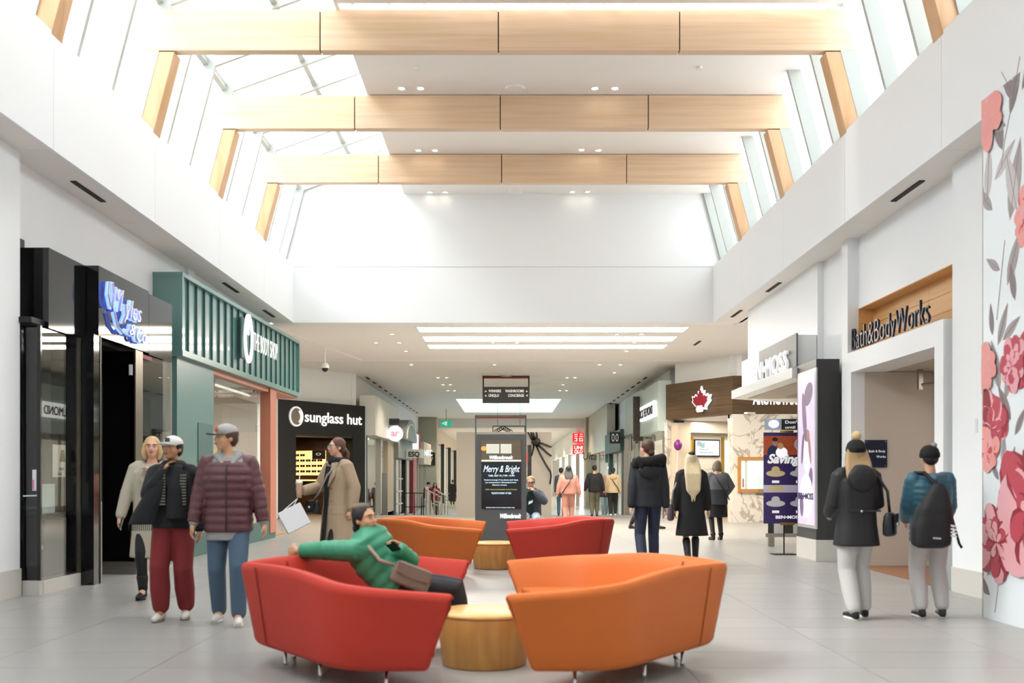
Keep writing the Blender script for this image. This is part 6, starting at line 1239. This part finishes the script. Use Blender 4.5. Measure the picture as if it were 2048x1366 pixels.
bc = W2(p, V(.31, .02, .78)); baglike('tote_bag', 'mauve handbag on the arm of the blond woman in black', 'bag', bc, .26, .24, .10, mat('mauve_leather', '#5c4f5c', .5), R(75), 0, [bc+V(0, -.06, .1), W2(p, V(.28, .06, 1.1)), W2(p, p.nec+V(.15, .02, -.02))], mat('grey_strap', '#8e8c86', .6), .014, gold)
# ---- woman in grey, looking into the brown shop
p = Person('woman in a two-tone grey cardigan and floral leggings at the brown shop', (4.3, 20.6, 0), 190, 1.63, skin_a, vox=.012, hands=((.25, -.05, .80), (-.27, -.2, .98)), feet=((.10, .0, .02), (-.10, -.05, .02)), head=(-15, 0), poles={0: (.9, .5, 0), 1: (-1, .5, -.2)}, far=True, bulk=1.15)
p.hair('bob', HAIR['grey']); p.top('cardigan', cloth('mid_grey_knit', '#6d7073', .9), hem=.0, w=(.205, .165), sleeve=(.09, .085, .065), neck=.51)
B = Blob(); p.rings(B, [(-.16, .225, .185), (0, .218, .18), (.16, .212, .172), (.18, .206, .166)], 22, (0, 0, -1)); B.fuse('dark_band', cloth('charcoal_knit', '#3f4245', .9), p.root, .013, 2)
B = Blob(); p.coat_skirt(B, .9, .50, .20, .22, .16, .17); B.fuse('skirt', cloth('black_skirt', '#17171a'), p.root, .013, 2); p.pants('leggings', mat('floral_leggings', '#3a3735', .8, noise=1.2, scale=(22, 22, 22)), .085, .062, .046); p.shoes(black_shoe, black_shoe, .1)
p.strap([W2(p, v) for v in ()] or [p.nec+V(.1, .08, -.03), p.sp(.3)+V(.02, .185, 0), p.sp(.1)+V(-.12, .19, 0), p.sp(-.05)+V(-.22, .1, 0)], mat('brown_strap', '#3a2c26', .6))
# ---- farther walkers
def walker(label, px, Y, z0, face, H, hairk, hairm, topm, botm, shoem=black_shoe, skirt=None, hem=-.10, w=(.19, .15), skin=skin_b, strap=None, hood=None, hat=None, stride=.1, hands=None, wide=1.0, longhem=None, hijab=None, legs=True):
    p = Person(label, ((px-VX)*Y/F, Y, z0), face, H, skin, vox=.016, far=True, hands=hands, feet=((.08*wide, stride, .02), (-.08*wide, -stride, .02)), bulk=wide, poles={0: (.9, .5, 0), 1: (-.9, .5, 0)})
    if hijab: B = Blob(); B.ell(p.h(0, .02, .03), (.092*p.k, .1*p.k, .105*p.k)); B.limb([p.h(0, .05, -.05), p.nec+V(0, .02, -.06)], [.09, .15]); B.fuse('headscarf', hijab, p.root, .015, 2)
    else: p.hair(hairk, hairm)
    p.top('jacket', topm, hem=hem, w=(w[0]*wide, w[1]*wide), sleeve=(.078*wide, .07*wide, .054), neck=.51, extra=(lambda B: p.coat_skirt(B, .9, longhem, w[0], w[0]*1.25, w[1], w[1]*1.25)) if longhem else None)
    if skirt: B = Blob(); p.coat_skirt(B, .95, .22, .17, .22, .14, .18); B.fuse('skirt', skirt, p.root, .016, 2)
    p.pants('trousers', botm, .095*wide, .073*wide, .056); p.shoes(shoem, None)
    if strap: p.strap([p.nec+V(-strap*.1, .07, -.02), p.sp(.3)+V(0, .17*wide, 0), p.sp(.1)+V(strap*.13, .17*wide, 0), p.sp(-.05)+V(strap*.2, .08, 0)], black_shoe)
    if hood: B = Blob(); B.ell(p.nec+V(0, .12, -.06), (.13, .07, .11)); B.fuse('hood', hood, p.root, .016, 2)
    if hat: p.beanie(hat)
    return p
pink = cloth('dusty_pink', '#a87466', .85); blk = cloth('plain_black', '#19191a'); olive = cloth('olive_cargo', '#5f5a45'); cream_c = cloth('cream_fleece', '#c3ad8b', .9); tealp = cloth('slate_blue', '#3b5566'); redc = cloth('bright_red', '#8e1f2a'); pinkk = cloth('pink_black', '#5c2038')
p = walker('woman in a dusty pink tracksuit with a black bag strap walking away', 1137, 28.0, 0, 182, 1.60, 'long', HAIR['black'], pink, pink, white_shoe, wide=1.25, strap=1, hem=-.05, hands=((.36, .0, .80), (-.36, 0, .80)))
walker('walker in slate blue mostly hidden behind the woman in pink', 1122, 33.5, 0, 170, 1.60, 'short', HAIR['black'], tealp, tealp, wide=.9, hands=((.2, 0, .8), (-.2, 0, .8)))
p = walker('man in a black fleece and olive trousers walking away', 1189, 32.9, 0, 180, 1.68, 'short', HAIR['black'], blk, olive, wide=1.12, hands=((.34, 0, .82), (-.32, 0, .82)))
walker('woman in a cream hooded fleece with a black crossbody strap walking away', 1226, 33.2, 0, 178, 1.60, 'bun', HAIR['black'], cream_c, blk, white_shoe, wide=1.1, hood=cream_c, strap=-1)
walker('person in a pale headscarf and dark top facing the camera far off', 1209, 38.0, -.22, 5, 1.56, 'short', HAIR['black'], cloth('aubergine', '#3a2a33'), cloth('pale_blue_denim', '#7d97a0'), hijab=cloth('lilac_scarf', '#b59aa5'))
walker('woman in a red jacket and patterned skirt walking up the ramp', 870, 45.0, LOW, 5, 1.58, 'long', HAIR['black'], redc, blk, skirt=mat('pattern_skirt', '#5a4a35', .8, noise=1.2, scale=(16, 16, 16)), wide=1.1, skin=skin_c)
walker('person in a dark pink jacket pushing a wheeled walker', 857, 46.2, LOW, 5, 1.60, 'short', HAIR['black'], pinkk, blk, hat=cloth('dark_beret', '#1d1a1c'), hands=((.18, -.3, .9), (-.18, -.3, .9)), skin=skin_a)
walker('distant person in a long black coat', 905, 66.0, LOW, 180, 1.66, 'bun', HAIR['black'], blk, blk, longhem=.25)
walker('striding person in black mostly hidden behind the fur-hooded parka', 1290, 25.0, 0, 95, 1.68, 'short', HAIR['black'], blk, blk, shoem=mat('shoe_black_white', '#2a2a2c', .5), stride=.34)
walker('shop assistant in black inside the brown shop', 1474, 30.0, 0, 10, 1.62, 'long', HAIR['brown'], blk, blk)
# wheeled walker
q = Vector(((854-VX)*45.7/F, 45.7, LOW)); t = thing('walking_frame', 'black wheeled walking frame on the ramp', 'walker', tuple(q))
for g in (-.25, .25):
    MB().tube([q+V(g, .05, .05), q+V(g, .1, .9), q+V(g, .3, .95)], .018, 6).build('side_tube', blackm, t); MB().tube([q+V(g, -.3, .05), q+V(g, .08, .7)], .018, 6).build('side_tube', blackm, t)
    for y_ in (.05, -.3): MB().ring([[q+V(g+x_, y_+.07*cos(a), .07+.07*sin(a)) for a in [2*pi*j/14 for j in range(14)]] for x_ in (-.015, .015)]).build('wheel', blackm, t)
bx('seat', q.x-.25, q.x+.25, q.y-.1, q.y+.1, LOW+.5, LOW+.54, blackm, t)
bpy.data.scenes.remove(TS)
